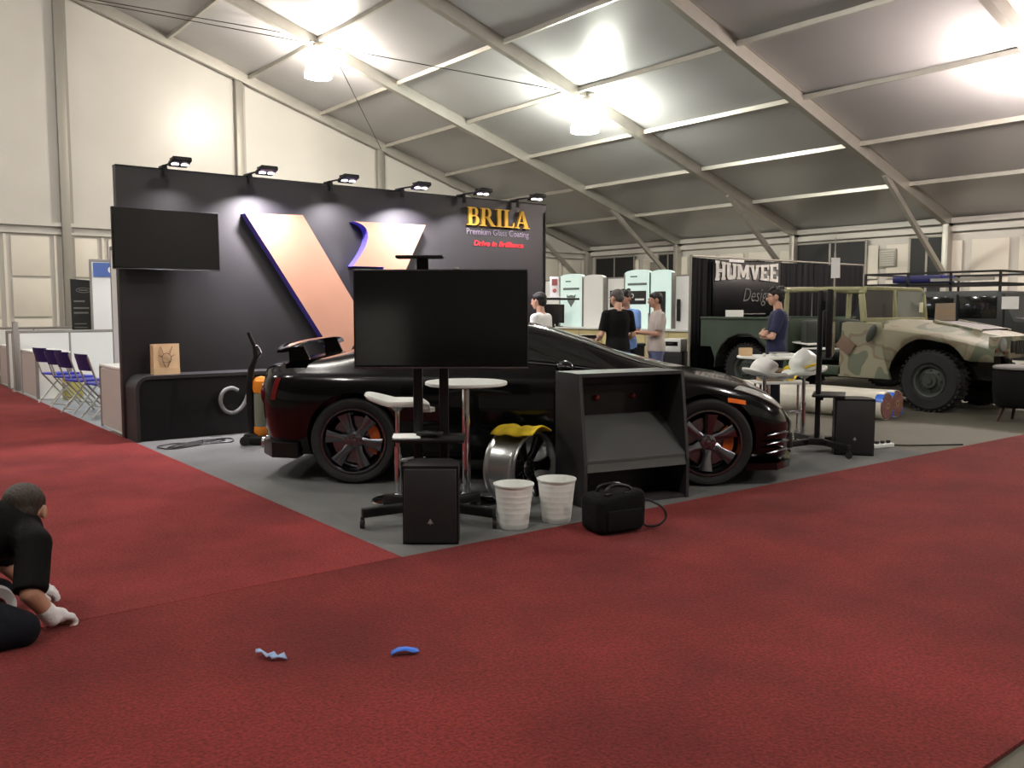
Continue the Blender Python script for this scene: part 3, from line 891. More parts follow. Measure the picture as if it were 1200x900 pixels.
for sx in (-1, 1):
    for sy in (-1, 1):
        mb = MB(); mb.cyl((sx * .24, sy * .11, .05), (sx * .24, sy * .11, .57), .012, .012, 10); mb.cyl((sx * .24, sy * .11, .0), (sx * .24, sy * .11, .05), .025, .025, 12); mb.build('leg', 'chrome', t)
# cables by the second stand
mb = MB(); mb.tube(smooth_path([(8.14, 4.88, .02), (8.22, 4.84, .10), (8.34, 4.84, .06), (8.52, 4.76, .02), (8.62, 4.62, .016), (8.75, 4.52, .016), (8.86, 4.42, .02), (9.1, 4.25, .024)], 6), .009, 6)
tag(mb.build('power_cable', 'cable_black'), 'black cable running from the floor loudspeaker towards the red carpet edge', 'cable')
t = thing('power_strip', 'white power strip on the floor beside the loudspeaker at the edge-on television', 'power strip', (8.36, 4.70, 0.01), R(-12))
mb = MB(); mb.box((0, 0, .02), (.28, .06, .04), 0, .008); mb.build('body', 'white_plastic', t)
for k in range(3):
    mb = MB(); mb.box((-.08 + k * .08, 0, .055), (.035, .03, .03), 0, .005); mb.build('plug', 'black_matte', t)
# ================================================================ things at the front of the booth
# wheel rim with yellow cloth
def rim_mesh(r, w):
    mb = MB()
    mb.lathe([(r * .93, -w / 2 + .02), (r, -w / 2), (r * 1.0, -w / 2 + .014), (r * .93, -w / 2 + .03), (r * .90, -w * .12), (r * .88, w * .2), (r * .93, w / 2 - .03), (r * 1.0, w / 2 - .014), (r, w / 2), (r * .95, w / 2), (r * .90, w / 2 - .03), (r * .85, w * .2), (r * .87, -w * .12), (r * .90, -w / 2 + .02), (r * .93, -w / 2 + .02)], 48)
    return mb
def spokes(n, r, z, twist=0.0):
    out = []
    for k in range(n):
        a = 2 * math.pi * k / n + twist
        mb = MB(); c, s = math.cos(a), math.sin(a)
        def P(rr, off, zz): return V((rr * c - off * s, rr * s + off * c, zz))
        rr = [r * .20, r * .45, r * .86]
        ws = [.038, .030, .052]
        rings = []
        for q, w in zip(rr, ws):
            zc = z - (.03 if q < r * .3 else (.012 if q < r * .6 else 0))
            rings.append([P(q, -w, zc - .03), P(q, w, zc - .03), P(q, w, zc - .005), P(q, w * .5, zc + .006), P(q, -w * .5, zc + .006), P(q, -w, zc - .005)])
        mb.loft(rings)
        out.append(mb)
    return out
def hub_mesh(r, z):
    mb = MB(); mb.lathe([(0, z - .06), (r * .24, z - .06), (r * .26, z - .02), (r * .2, z - .012), (r * .09, z - .012), (r * .08, z), (0, z + .002)], 30)
    for k in range(5):
        a = 2 * math.pi * k / 5 + .3
        mb.cyl((r * .16 * math.cos(a), r * .16 * math.sin(a), z - .014), (r * .16 * math.cos(a), r * .16 * math.sin(a), z + .0), .011, .011, 8)
    return mb
axis = V(RT * 0.80 - FW * 0.60); axis.normalize()
t = thing('wheel_rim', 'loose chrome and black wheel rim standing on the floor under a yellow cloth', 'wheel rim', (3.90, 4.94, 0.008 + 0.262))
dd, s_, u_ = basis(axis)
mx = M((s_, u_, dd)).transposed().to_4x4()
t.matrix_world = M.Translation((3.90, 4.94, 0.27)) @ mx
rim_mesh(.262, .27).build('barrel', 'rim_silver', t, 40)
for q in spokes(6, .262, .10): q.build('spoke', 'black_gloss', t)
hub_mesh(.262, .10).build('hub', 'dark_chrome', t)
# cloth draped over the top of the rim
t = thing('cleaning_cloth', 'yellow cleaning cloth draped over the top of the loose wheel rim', 'cloth', (3.90, 4.94, 0.27))
mb = MB(); n, m_ = 18, 12; vs = []
for i in range(n + 1):
    for j in range(m_ + 1):
        u = i / n - .5; v = j / m_ - .5
        along = u * .34 + .02
        ang = v * 1.15
        rr = .268 + .008 + .012 * (math.sin(9 * u + 4 * v) + 1) * .5 + .01 * (math.sin(17 * u - 7 * v) + 1) * .5
        if u > .32: rr -= 0
        lift = .05 * max(0, u - .15)
        vs.append(V(axis) * along + V((0, 0, 1)) * (rr * math.cos(ang) + lift) + s_ * rr * math.sin(ang) * (1 - .5 * max(0, u)))
mb.add(vs, [(i * (m_ + 1) + j, i * (m_ + 1) + j + 1, (i + 1) * (m_ + 1) + j + 1, (i + 1) * (m_ + 1) + j) for i in range(n) for j in range(m_)])
o = mb.build('cloth', 'yellow_cloth', t, 60)
md = o.modifiers.new('thick', 'SOLIDIFY'); md.thickness = 0.008; md.offset = 1

# bins
def waste_bin(loc, label):
    t = thing('waste_bin', label, 'bin', loc, 0, 'white waste bins')
    mb = MB(); H = .285
    prof = [(0, .0), (.09, .0), (.093, .004)]
    for k in range(1, 8):
        z = H * k / 8; r = .093 + (.125 - .093) * k / 8
        prof += [(r, z - .002), (r + .0004, z), (r, z + .002)]
    prof += [(.124, H - .012), (.13, H - .010), (.131, H), (.125, H), (.12, H - .02), (.09, .012), (0, .012)]
    mb.lathe(prof, 40); mb.build('bucket', 'white_plastic', t, 50)
    return t
waste_bin((3.42, 4.40, 0.008), 'white plastic waste bin nearer the television stand')
waste_bin((3.745, 4.36, 0.008), 'white plastic waste bin nearer the grey slanted cabinet')

# slanted display cabinet
kx = V((4.99 - 4.12, 4.32 - 4.50, 0)).normalized(); ka = math.atan2(kx.y, kx.x)
t = thing('display_cabinet', 'black slanted display cabinet with a sloping shelf in front of the car door', 'cabinet', (4.12, 4.50, 0.008), ka)
W, D, H = 0.90, 0.42, 0.94
sidep = [(0, 0), (D, 0), (D, H), (0.085, H), (0, .30)]
YZ = M(((0, 0, 1, 0), (1, 0, 0, 0), (0, 1, 0, 0), (0, 0, 0, 1)))
for x in (0, W - .025):
    mb = MB(); mb.prism(sidep, 0.025, M.Translation((x, 0, 0)) @ YZ); mb.build('side_panel', 'black_panel', t, 0)
mb = MB(); mb.box((W / 2, (D + .085) / 2, H - .0125), (W - .051, D - .085, .025)); mb.build('top_panel', 'black_panel', t)
mb = MB(); mb.box((W / 2, D - .012, H / 2), (W - .051, .02, H - .03)); mb.build('back_panel', 'black_panel', t)
mb = MB(); mb.prism([(.012, .33), (.36, .62), (.36, .60), (.012, .31)], W - .052, M.Translation((.026, 0, 0)) @ YZ); mb.prism([(.0, .25), (.012, .25), (.035, .335), (.022, .335)], W - .052, M.Translation((.026, 0, 0)) @ YZ)
mb.build('sloping_shelf', 'counter_dark', t, 0)
mb = MB(); mb.box((W / 2, .355, .72), (W - .056, .012, .22)); mb.build('knob_panel', 'black_satin', t)
for x in (.30, .62):
    mb = MB(); mb.lathe([(0, 0), (.022, 0), (.02, .02), (.012, .03), (0, .032)], 18, M.Translation((x, .348, .74)) @ M.Rotation(R(90), 4, 'X')); mb.build('knob', 'red_knob', t)
mb = MB(); mb.box((W / 2, D / 2, .012), (W - .052, D - .03, .024)); mb.build('bottom_panel', 'black_panel', t)

# black equipment bag on the carpet
t = thing('equipment_bag', 'black soft equipment bag with a looped strap on the red carpet edge', 'bag', (3.85, 3.93, 0.016), R(-10))
mb = MB(); mb.box((0, 0, .125), (.36, .22, .24), 0, .045, 0, None, 4)
for v in range(len(mb.v)):
    x, y, z = mb.v[v]; mb.v[v] = (x * (1 + .04 * math.sin(9 * z)), y * (1 + .06 * math.sin(11 * x + 3)), z + .012 * math.sin(14 * x) * (z / .24) + .012 * math.cos(8 * x + 5 * y) * (z / .24))
mb.build('body', 'black_fabric', t, 60)
mb = MB(); mb.box((0, -.118, .09), (.26, .03, .13), 0, .015); mb.build('front_pocket', 'black_fabric', t)
mb = MB()
for y in (-.05, .05): mb.tube(smooth_path([(-.09, y, .235), (-.08, y * .9, .275), (0, y * .4, .292), (.08, y * .9, .275), (.09, y, .235)], 4), .011, 8)
mb.build('handle', 'black_satin', t)
mb = MB(); mb.tube(smooth_path([(.17, -.02, .20), (.25, -.05, .17), (.33, -.07, .12), (.345, -.08, .06), (.28, -.09, .02), (.20, -.08, .02), (.17, -.06, .05)], 5), .008, 6); mb.build('strap', 'black_satin', t)
mb = MB()
for x in (-.1, .04): mb.box((x, -.07, .252), (.045, .03, .01), .3, .004)
mb.build('buckle', 'dark_chrome', t)
t = thing('power_adapter', 'small white power adapter with a cord behind the black equipment bag', 'adapter', (4.10, 4.22, 0.012), R(10))
mb = MB(); mb.box((0, 0, .04), (.075, .05, .075), 0, .012); mb.build('body', 'white_plastic', t)
mb = MB(); mb.tube([(.03, -.01, .06), (.05, -.02, .05), (.052, -.022, .005)], .006, 8); mb.build('cord', 'white_plastic', t)

# scraps of tape
def scrap(name, lab, loc, rz, pts, w, m):
    t = thing(name, lab, 'tape', loc, rz)
    mb = MB(); vs = []
    for i, (x, y, z, tw) in enumerate(pts):
        for s in (-1, 1): vs.append((x + s * w * math.sin(tw) * .5, y + s * w * math.cos(tw) * .5, z + .004 * s * math.sin(3 * i)))
    mb.add(vs, [(2 * i, 2 * i + 1, 2 * i + 3, 2 * i + 2) for i in range(len(pts) - 1)])
    o = mb.build('strip', m, t, 60); md = o.modifiers.new('t', 'SOLIDIFY'); md.thickness = .003; md.offset = 1
scrap('tape_scrap', 'crumpled pale blue strip of tape lying on the red carpet nearer the kneeling man', (1.315, 3.275, .022), 0,
      [(-.02, .075, .012, .4), (-.012, .045, .022, .2), (.0, .012, .008, .5), (.012, -.01, .02, .9), (.02, -.02, .004, 1.2), (.045, -.025, .012, 1.0), (.055, -.05, .004, .3)], .036, 'pale_tape')
scrap('tape_scrap', 'bright blue flat scrap of tape lying alone on the red carpet', (1.775, 2.995, .021), R(-32),
      [(-.055, -.008, .004, 0), (-.03, .0, .014, .1), (0, .004, .016, .05), (.03, .004, .008, -.1), (.052, .01, .006, -.2)], .045, 'blue_tape')
# ================================================================ black sports coupe
STN = [
 # x      zb    wr    wm    zm    ws    zs    wg    zg    wt    zt    ztc
 (-2.22, .40, .50, .62, .55, .60, .80, .55, .86, .42, .885, .90),
 (-2.16, .30, .66, .77, .53, .74, .84, .67, .92, .52, .94, .95),
 (-1.98, .22, .80, .90, .53, .865, .87, .76, .95, .60, .972, .985),
 (-1.70, .19, .84, .945, .55, .90, .875, .74, .975, .60, 1.0, 1.015),
 (-1.39, .17, .86, .955, .56, .905, .875, .73, 1.0, .60, 1.06, 1.085),
 (-.95, .15, .84, .94, .50, .885, .87, .71, 1.07, .555, 1.17, 1.195),
 (-.45, .14, .83, .925, .47, .88, .865, .71, 1.09, .53, 1.255, 1.28),
 (.0, .14, .83, .92, .46, .875, .855, .71, 1.07, .53, 1.25, 1.275),
 (.4, .14, .83, .92, .46, .875, .845, .72, 1.0, .55, 1.14, 1.165),
 (.8, .14, .83, .925, .46, .88, .835, .76, .91, .62, .995, 1.025),
 (1.12, .15, .84, .935, .48, .885, .83, .78, .88, .62, .905, .935),
 (1.39, .16, .85, .945, .50, .89, .815, .76, .85, .50, .865, .885),
 (1.70, .16, .82, .925, .48, .86, .755, .72, .79, .46, .805, .83),
 (1.92, .15, .76, .87, .43, .80, .67, .64, .71, .42, .725, .745),
 (2.06, .15, .62, .73, .40, .66, .56, .52, .61, .32, .625, .64),
 (2.15, .20, .42, .53, .40, .48, .49, .36, .52, .22, .53, .54)]
def catmull(tab, x):
    i = 0
    while i < len(tab) - 2 and x > tab[i + 1][0]: i += 1
    p1, p2 = tab[i], tab[i + 1]; p0 = tab[max(i - 1, 0)]; p3 = tab[min(i + 2, len(tab) - 1)]
    u = (x - p1[0]) / (p2[0] - p1[0])
    out = []
    for k in range(1, len(p1)):
        d = p2[0] - p1[0]
        m1 = (p2[k] - p0[k]) / (p2[0] - p0[0]) * d if p2[0] != p0[0] else 0
        m2 = (p3[k] - p1[k]) / (p3[0] - p1[0]) * d if p3[0] != p1[0] else 0
        out.append((2 * u ** 3 - 3 * u * u + 1) * p1[k] + (u ** 3 - 2 * u * u + u) * m1 + (-2 * u ** 3 + 3 * u * u) * p2[k] + (u ** 3 - u * u) * m2)
    return out
def section(x):
    zb, wr, wm, zm, ws, zs, wg, zg, wt, zt, ztc = catmull(STN, x)
    h = [(0, zb), (wr * .6, zb), (wr, zb + .01), (wr + .03, zb + .07), (wm, zm), (wm - .01, (zm + zs) / 2 + .04), (ws, zs - .01), (ws - .05, zs + .015), (wg + (0 if zg - zs > .1 else .0), zg), (wt, zt), (wt * .5, ztc - .004), (0, ztc)]
    full = [(-a, b) for a, b in h] + [(a, b) for a, b in h[-2:0:-1]]   # right side (y negative) first, then left
    return full
def bspl(ctrl, t):
    n = len(ctrl); i = int(math.floor(t)); u = t - i
    w = ((1 - u) ** 3 / 6, (3 * u ** 3 - 6 * u * u + 4) / 6, (-3 * u ** 3 + 3 * u * u + 3 * u + 1) / 6, u ** 3 / 6)
    y = sum(w[k] * ctrl[(i - 1 + k) % n][0] for k in range(4)); z = sum(w[k] * ctrl[(i - 1 + k) % n][1] for k in range(4))
    return y, z
def surf(x, t):
    y, z = bspl(section(x), t); return V((x, y, z))
def surf_off(x, t, d):
    p = surf(x, t); e = .02
    a = surf(min(x + e, 2.14), t) - surf(max(x - e, -2.21), t); b = surf(x, t + .03) - surf(x, t - .03)
    n = a.cross(b)
    if n.length < 1e-9: return p
    n.normalize()
    if n.dot(V((0, p.y, p.z - .5))) < 0: n = -n
    return p + n * d
def patch(q, nu, nv, d, m, name, parent, thick=0.006):
    """q(u,v) -> (x,t)"""
    mb = MB(); vs = []
    for i in range(nu + 1):
        for j in range(nv + 1):
            x, tt = q(i / nu, j / nv); vs.append(surf_off(x, tt, d))
    for i in range(nu + 1):
        for j in range(nv + 1):
            x, tt = q(i / nu, j / nv); vs.append(surf_off(x, tt, d - thick))
    N = (nu + 1) * (nv + 1)
    idx = lambda i, j: i * (nv + 1) + j
    fs = [(idx(i, j), idx(i, j + 1), idx(i + 1, j + 1), idx(i + 1, j)) for i in range(nu) for j in range(nv)]
    fs += [tuple(N + k for k in f[::-1]) for f in fs]
    rimv = [idx(i, 0) for i in range(nu + 1)] + [idx(nu, j) for j in range(1, nv + 1)] + [idx(i, nv) for i in range(nu - 1, -1, -1)] + [idx(0, j) for j in range(nv - 1, 0, -1)]
    for k in range(len(rimv)):
        a, b = rimv[k], rimv[(k + 1) % len(rimv)]
        fs.append((a, b, b + N, a + N))
    mb.add(vs, fs)
    return mb.build(name, m, parent, 40)
ch = V((2.16, -1.80, 0)).normalized(); ca = math.atan2(ch.y, ch.x)
cc = V((4.40, 5.45, 0)) + V((-ch.y, ch.x, 0)) * 0.84
car = thing('sports_car', 'glossy black sports coupe with rear wing and dark six-spoke wheels', 'car', (cc.x, cc.y, 0.008), ca)
NT = 22
xs = [-2.22 + (2.15 + 2.22) * i / 110 for i in range(111)]
mb = MB(); rings = []
for x in xs:
    sec = section(x)
    rings.append([V((x, *bspl(sec, NT * k / 110))) for k in range(110)])
# pull the nose and tail closed
def endcap(r, dx):
    c = sum(r, V()) / len(r)
    return [V((r[0].x + dx * (1 - s * s), c.y + (p.y - c.y) * s, c.z + (p.z - c.z) * s)) for p in r for s in (0.82,)]
rings = [endcap(endcap(rings[0], -.03), -.01), endcap(rings[0], -.03)] + rings + [endcap(rings[-1], .03), endcap(endcap(rings[-1], .03), .01)]
mb.loft(rings)
body = mb.mesh('body')
AX, WR, WZ = 1.405, 0.345, 0.345
cuts = []
for sx in (-1, 1):
    for sy in (-1, 1):
        c = MB(); c.cyl((sx * AX, sy * .62, WZ + .015), (sx * AX, sy * 1.1, WZ + .015), .375, .375, 48); cuts.append(c)
body = cut(body, cuts)
link('body', body, 'car_black', car, 40)
# glass (t runs from 0 at the keel, 11 at the roof centre, right side first)
patch(lambda u, v: (-.62 + u * 1.40 - v * (.0 + u * .36) + (1 - u) * v * .1, 7.55 + v * (1.15)), 26, 6, .004, 'car_glass', 'side_window', car)
patch(lambda u, v: (-.62 + u * 1.40 - v * (.0 + u * .36) + (1 - u) * v * .1, 22 - (7.55 + v * (1.15))), 26, 6, .004, 'car_glass', 'side_window', car)
patch(lambda u, v: (1.10 - v * .68 + .03 * math.cos((u - .5) * 3.1), 9.0 + u * 4.0), 24, 16, .004, 'car_glass', 'windscreen', car)
patch(lambda u, v: (-1.45 + v * .85, 9.15 + u * 3.7), 20, 10, .004, 'car_glass', 'rear_window', car)
# lamps on the nose
for s in (0, 1):
    T = (lambda t: t) if s == 0 else (lambda t: 22 - t)
    patch(lambda u, v: (1.60 + u * .38 + v * .06, T(5.75 + v * .95 + (1 - u) * .35)), 12, 6, .010, 'lamp_clear', 'headlamp', car, .016)
    patch(lambda u, v: (1.545 + u * .14, T(5.0 + v * .26)), 6, 3, .006, 'amber', 'side_marker', car)
    patch(lambda u, v: (-2.09 + u * .05 + v * .05, T(4.7 + v * 1.3)), 4, 8, .005, 'tail_red', 'side_reflector', car)
    sg = -1 if s == 0 else 1
    # bumper canards
    for k, z in enumerate((.40, .33, .26)):
        mb = MB()
        pts = [surf_off(1.86 + .17 * q, T(4.2 - .0), .0) for q in (0, .5, 1, 1.4)]
        pts = [V((p.x, p.y * 1.01, z + .015 * math.sin(q))) for q, p in enumerate(pts)]
        mb.tube(pts, [.006, .012, .012, .006], 8); mb.build('air_slot_trim', 'dark_chrome', car)
    # mirror
    mb = MB(); mb.ell((.27, sg * .99, .94), (.075, .10, .055)); mb.build('door_mirror', 'car_black', car)
    mb = MB(); mb.bar((.31, sg * .85, .89), (.29, sg * .95, .92), .05, .03, 0, V((0, 0, 1)), .008); mb.build('mirror_arm', 'black_satin', car)
    mb = MB(); mb.tube([surf_off(-.75 + 1.75 * q / 20, T(7.42), .004) for q in range(21)], .008, 6); mb.build('belt_trim', 'dark_chrome', car)
    # sill and door handle
    mb = MB(); mb.bar((-.95, sg * .90, .16), (.95, sg * .90, .16), .07, .07, 0, V((0, 0, 1)), .02); mb.build('side_sill', 'black_satin', car)
    mb = MB(); p = surf_off(-.42, T(5.9), .008); mb.box(p, (.18, .014, .022), 0, .005); mb.build('door_handle', 'dark_chrome', car)
    # tail lamps, two rounds each side
    for y in (.36, .60):
        x0 = -2.235 + (.035 if y > .5 else 0)
        mb = MB(); mb.cyl((x0 - .015, sg * y, .70), (x0 + .06, sg * y, .70), .085, .085, 26); mb.build('tail_lamp', 'tail_red', car)
    mb = MB()
    for y in (.52, .64): mb.lathe([(.04, 0), (.05, 0), (.05, .14), (.04, .14)], 22, M.Translation((-2.26, sg * (y - .12), .27)) @ M.Rotation(R(90), 4, 'Y'))
    mb.build('exhaust_tip', 'chrome', car)
# splitter and rear diffuser
pl = [(1.70, -.90), (1.95, -.87), (2.10, -.68), (2.20, -.35), (2.22, 0), (2.20, .35), (2.10, .68), (1.95, .87), (1.70, .90)]
mb = MB(); mb.prism(pl, .055, M.Translation((0, 0, .125))); mb.build('front_splitter', 'car_black', car)
pl = [(-1.86, -.90), (-2.08, -.86), (-2.22, -.62), (-2.27, 0), (-2.22, .62), (-2.08, .86), (-1.86, .90)]
mb = MB(); mb.prism(pl, .12, M.Translation((0, 0, .20))); mb.build('rear_diffuser', 'black_satin', car)
mb = MB(); mb.box((2.165, 0, .30), (.05, .9, .14), 0, .02); mb.build('front_grille', 'black_matte', car)
# wing on two pillars
mb = MB(); rg = []
for k in range(17):
    y = -.76 + 1.52 * k / 16
    e = abs(y) / .76
    xx = -1.95 - .03 * (1 - e * e) ; zz = 1.115 - .05 * e ** 6
    c_ = .135 - .03 * e ** 4
    rg.append([V((xx + c_ * math.cos(2 * math.pi * i / 14), y, zz + .016 * math.sin(2 * math.pi * i / 14) + .02 * math.cos(2 * math.pi * i / 14))) for i in range(14)])
mb.loft(rg); wing = mb.build('rear_wing', 'car_black', car, 50)
for sg in (-1, 1):
    mb = MB(); mb.prism([(-.06, 0), (.12, 0), (.05, .15), (-.07, .15)], .04, M.Translation((-1.93, sg * .60 + .02, .955)) @ FACE); mb.build('wing_pillar', 'car_black', wing)
# wheels
for sx in (-1, 1):
    for sy in (-1, 1):
        w = bpy.data.objects.new('wheel', None)
        mb = MB(); tw = .26
        mb.lathe([(.262, -tw / 2 + .02), (.29, -tw / 2), (.325, -tw / 2), (WR, -tw / 2 + .03), (WR, tw / 2 - .03), (.325, tw / 2), (.29, tw / 2), (.262, tw / 2 - .02)], 48)
        wm = M.Translation((sx * AX, sy * .80, WZ)) @ (M.Rotation(R(90), 4, 'X') if sy < 0 else M.Rotation(R(-90), 4, 'X'))
        ty = mb.mesh('wheel'); ty.transform(wm)
        wh = link('wheel', ty, 'rubber', car, 40)
        me = rim_mesh(.262, .25).mesh('rim'); me.transform(wm); link('rim', me, 'dark_chrome', wh, 40)
        for q in spokes(6, .262, .105, R(8) + sx * .3):
            me = q.mesh('spoke'); me.transform(wm); link('spoke', me, 'dark_chrome', wh, 30)
        me = hub_mesh(.262, .10).mesh('hub'); me.transform(wm); link('hub', me, 'dark_chrome', wh, 30)
        mb = MB(); mb.lathe([(0, -.0), (.19, -.0), (.19, .02), (0, .02)], 40); me = mb.mesh('brake_disc'); me.transform(wm); link('brake_disc', me, 'dark_chrome', wh)
        mb = MB(); a0 = R(-35) if True else 0
        mb.lathe([(.125, .005), (.205, .005), (.205, .055), (.125, .055), (.125, .005)], 14, None, 0, a0, a0 + R(75)); me = mb.mesh('brake_caliper')
        me.transform(M.Rotation(0, 4, 'Z')); me.transform(wm); link('brake_caliper', me, 'brake_orange', wh, 30)

# ================================================================ camouflage military truck, open body
def off_wheel(parent, x, y, r, w, s, rimmat):
    wm = M.Translation((x, y, r)) @ (M.Rotation(R(90), 4, 'X') if s < 0 else M.Rotation(R(-90), 4, 'X'))
    mb = MB()
    mb.lathe([(r * .5, -w / 2 + .03), (r * .6, -w / 2), (r * .88, -w / 2), (r * .97, -w / 2 + .035), (r * .985, 0), (r * .97, w / 2 - .035), (r * .88, w / 2), (r * .6, w / 2), (r * .5, w / 2 - .03)], 48)
    for k in range(36):
        a = 2 * math.pi * k / 36
        for q in (-1, 1):
            m = M.Rotation(a + q * .045, 4, 'Z') @ M.Translation((r * .975, 0, q * w * .26))
            mb.box((0, 0, 0), (r * .06, r * .075, w * .42), 0, 0, 0, m)
    me = mb.mesh('wheel'); me.transform(wm); wh = link('wheel', me, 'rubber', parent, 35)
    mb = MB(); mb.lathe([(r * .5, w / 2 - .03), (r * .52, w / 2 - .01), (r * .46, w / 2 - .02), (r * .40, w / 2 - .07), (r * .25, w / 2 - .05), (r * .22, w / 2 - .01), (r * .12, w / 2 - .01), (r * .1, w / 2 + .01), (0, w / 2 + .012)], 36)
    for k in range(8):
        a = 2 * math.pi * k / 8; mb.cyl((r * .33 * math.cos(a), r * .33 * math.sin(a), w / 2 - .075), (r * .33 * math.cos(a), r * .33 * math.sin(a), w / 2 - .045), .014, .014, 8)
    me = mb.mesh('rim'); me.transform(wm); link('rim', me, rimmat, wh, 35)
    return wh
hv = thing('military_truck', 'open camouflage military truck with bare windscreen frame and green cargo bed', 'truck', (12.66, 7.5, 0), R(-90))
for sx, x in ((1, 1.50), (-1, -1.54)):
    for s in (-1, 1): off_wheel(hv, x, s * .72, .425, .30, s, 'olive_dark')
# bonnet: wide, flat, sloping to the nose, with raised centre and arched wings
def hood_sec(x):
    u = (x - .62) / (2.32 - .62)
    zt = 1.235 - .02 * u - .20 * u ** 2.0
    w = .93 - .03 * u
    lip = .92 + .05 * math.cos(u * 2.0)
    edge = zt - .09 - .03 * u
    return [(-w, lip - .12), (-w, edge - .02), (-w + .06, edge + .02), (-.56, edge + .045), (-.46, zt), (-.2, zt + .015), (0, zt + .018), (.2, zt + .015), (.46, zt), (.56, edge + .045), (w - .06, edge + .02), (w, edge - .02), (w, lip - .12)]
mb = MB(); rg = []
for k in range(25):
    x = .62 + 1.72 * k / 24
    sec = hood_sec(x)
    dx = abs(x - 1.50)
    arch = .425 + math.sqrt(max(0, .56 ** 2 - dx * dx)) + .03 if dx < .56 else .40
    lowz = max(.72 if x > 1.9 else .42, arch if dx < .56 else 0)
    lowz = min(lowz, sec[1][1] - .06)
    sec[0] = (sec[0][0], lowz); sec[-1] = (sec[-1][0], lowz)
    rg.append([V((x, a, b)) for a, b in sec])
mb.loft(rg, caps=False, closed=False)
n = 13
o = mb.build('bonnet', 'camo', hv, 30)
md = o.modifiers.new('t', 'SOLIDIFY'); md.thickness = .03; md.offset = -1
# hood vent: dark sheet laid on for the shade inside its opening
mb = MB(); mb.prism([(1.30, -.34), (1.95, -.40), (1.95, .40), (1.30, .34)], .012, M.Translation((0, 0, 0)))
for i in range(len(mb.v)):
    x, y, z = mb.v[i]; u = (x - .62) / 1.70; mb.v[i] = (x, y, z + 1.235 - .02 * u - .20 * u * u + .022)
mb.build('bonnet_vent_shade', 'night_gap', hv, 0)
for s in (-1, 1):
    mb = MB(); mb.bar((1.28, s * .36, 1.235), (1.98, s * .43, 1.105), .05, .04, 0, V((0, 0, 1)), .012); mb.build('vent_rim', 'camo', hv)
# nose panel with grille and lamps
mb = MB(); mb.box((2.30, 0, .92), (.07, 1.78, .26), 0, .02); mb.box((2.31, 0, .885), (.07, .9, .26), 0, .02); mb.build('nose_panel', 'camo', hv)
mb = MB(); mb.box((2.345, 0, .90), (.02, .56, .18))
for k in range(9): mb.box((2.358, -.26 + k * .065, .90), (.012, .02, .18))
mb.build('grille', 'olive_dark', hv)
for s in (-1, 1):
    mb = MB(); mb.box((2.35, s * .37, .91), (.03, .10, .16), 0, .01); mb.build('grille_slot', 'night_gap', hv)
    mb = MB(); mb.lathe([(0, .0), (.085, .0), (.09, .03), (.08, .04), (0, .05)], 26, M.Translation((2.325, s * .66, .94)) @ M.Rotation(R(90), 4, 'Y')); mb.build('headlamp', 'clear_glass', hv)
    mb = MB(); mb.box((2.34, s * .80, .87), (.03, .10, .05), 0, .01); mb.build('marker_lamp', 'ink', hv)
    mb = MB(); mb.box((2.34, s * .55, .83), (.03, .12, .04), 0, .01); mb.build('marker_lamp', 'ink', hv)
# bumper, chassis
mb = MB(); mb.box((2.36, 0, .60), (.10, 1.3, .14), 0, .02)
for s in (-1, 1): mb.box((0.1, s * .38, .52), (4.5, .08, .14))
for x in (1.5, -1.54): mb.box((x, 0, .45), (.14, 1.2, .12))
mb.box((.2, 0, .45), (1.6, .5, .2)); mb.box((1.45, 0, .70), (.9, .7, .5)); mb.build('chassis', 'black_matte', hv)
# cowl sides, floor, bulkhead
for s in (-1, 1):
    mb = MB(); mb.prism([(.18, .42), (.98, .42), (.92, .60), (.86, .80), (.84, 1.19), (.30, 1.22), (.22, 1.20), (.2, .9)], .05, M.Translation((0, s * .905 + .025, 0)) @ FACE); mb.build('cowl_side', 'camo', hv, 0)
    mb = MB(); mb.box((-.25, s * .88, .50), (.95, .1, .14), 0, .02); mb.build('sill', 'green_paint', hv)
mb = MB(); mb.box((.62, 0, .85), (.06, 1.76, .72), 0, .01); mb.box((.45, 0, 1.18), (.42, 1.80, .06), 0, .02); mb.build('bulkhead', 'camo', hv)
mb = MB(); mb.box((-.25, 0, .46), (1.7, 1.7, .05)); mb.build('cab_floor', 'green_paint', hv)
for s in (-1, 1):
    mb = MB(); mb.box((-.28, s * .52, .70), (.5, .5, .14), 0, .03); mb.box((-.54, s * .52, .98), (.12, .48, .5), 0, .04); mb.build('seat', 'olive_dark', hv)
mb = MB(); mb.box((-.0, 0, .68), (1.1, .42, .36), 0, .03); mb.build('engine_tunnel', 'green_paint', hv)
mb = MB(); mb.lathe([(.17, 0), (.19, .012), (.17, .024), (.155, .012), (.17, 0)], 28, M.Translation((.18, .5, 1.16)) @ M.Rotation(R(-62), 4, 'Y')); mb.tube([(.18, .5, 1.16), (.42, .5, 1.05)], .018, 8); mb.build('steering_wheel', 'black_satin', hv)
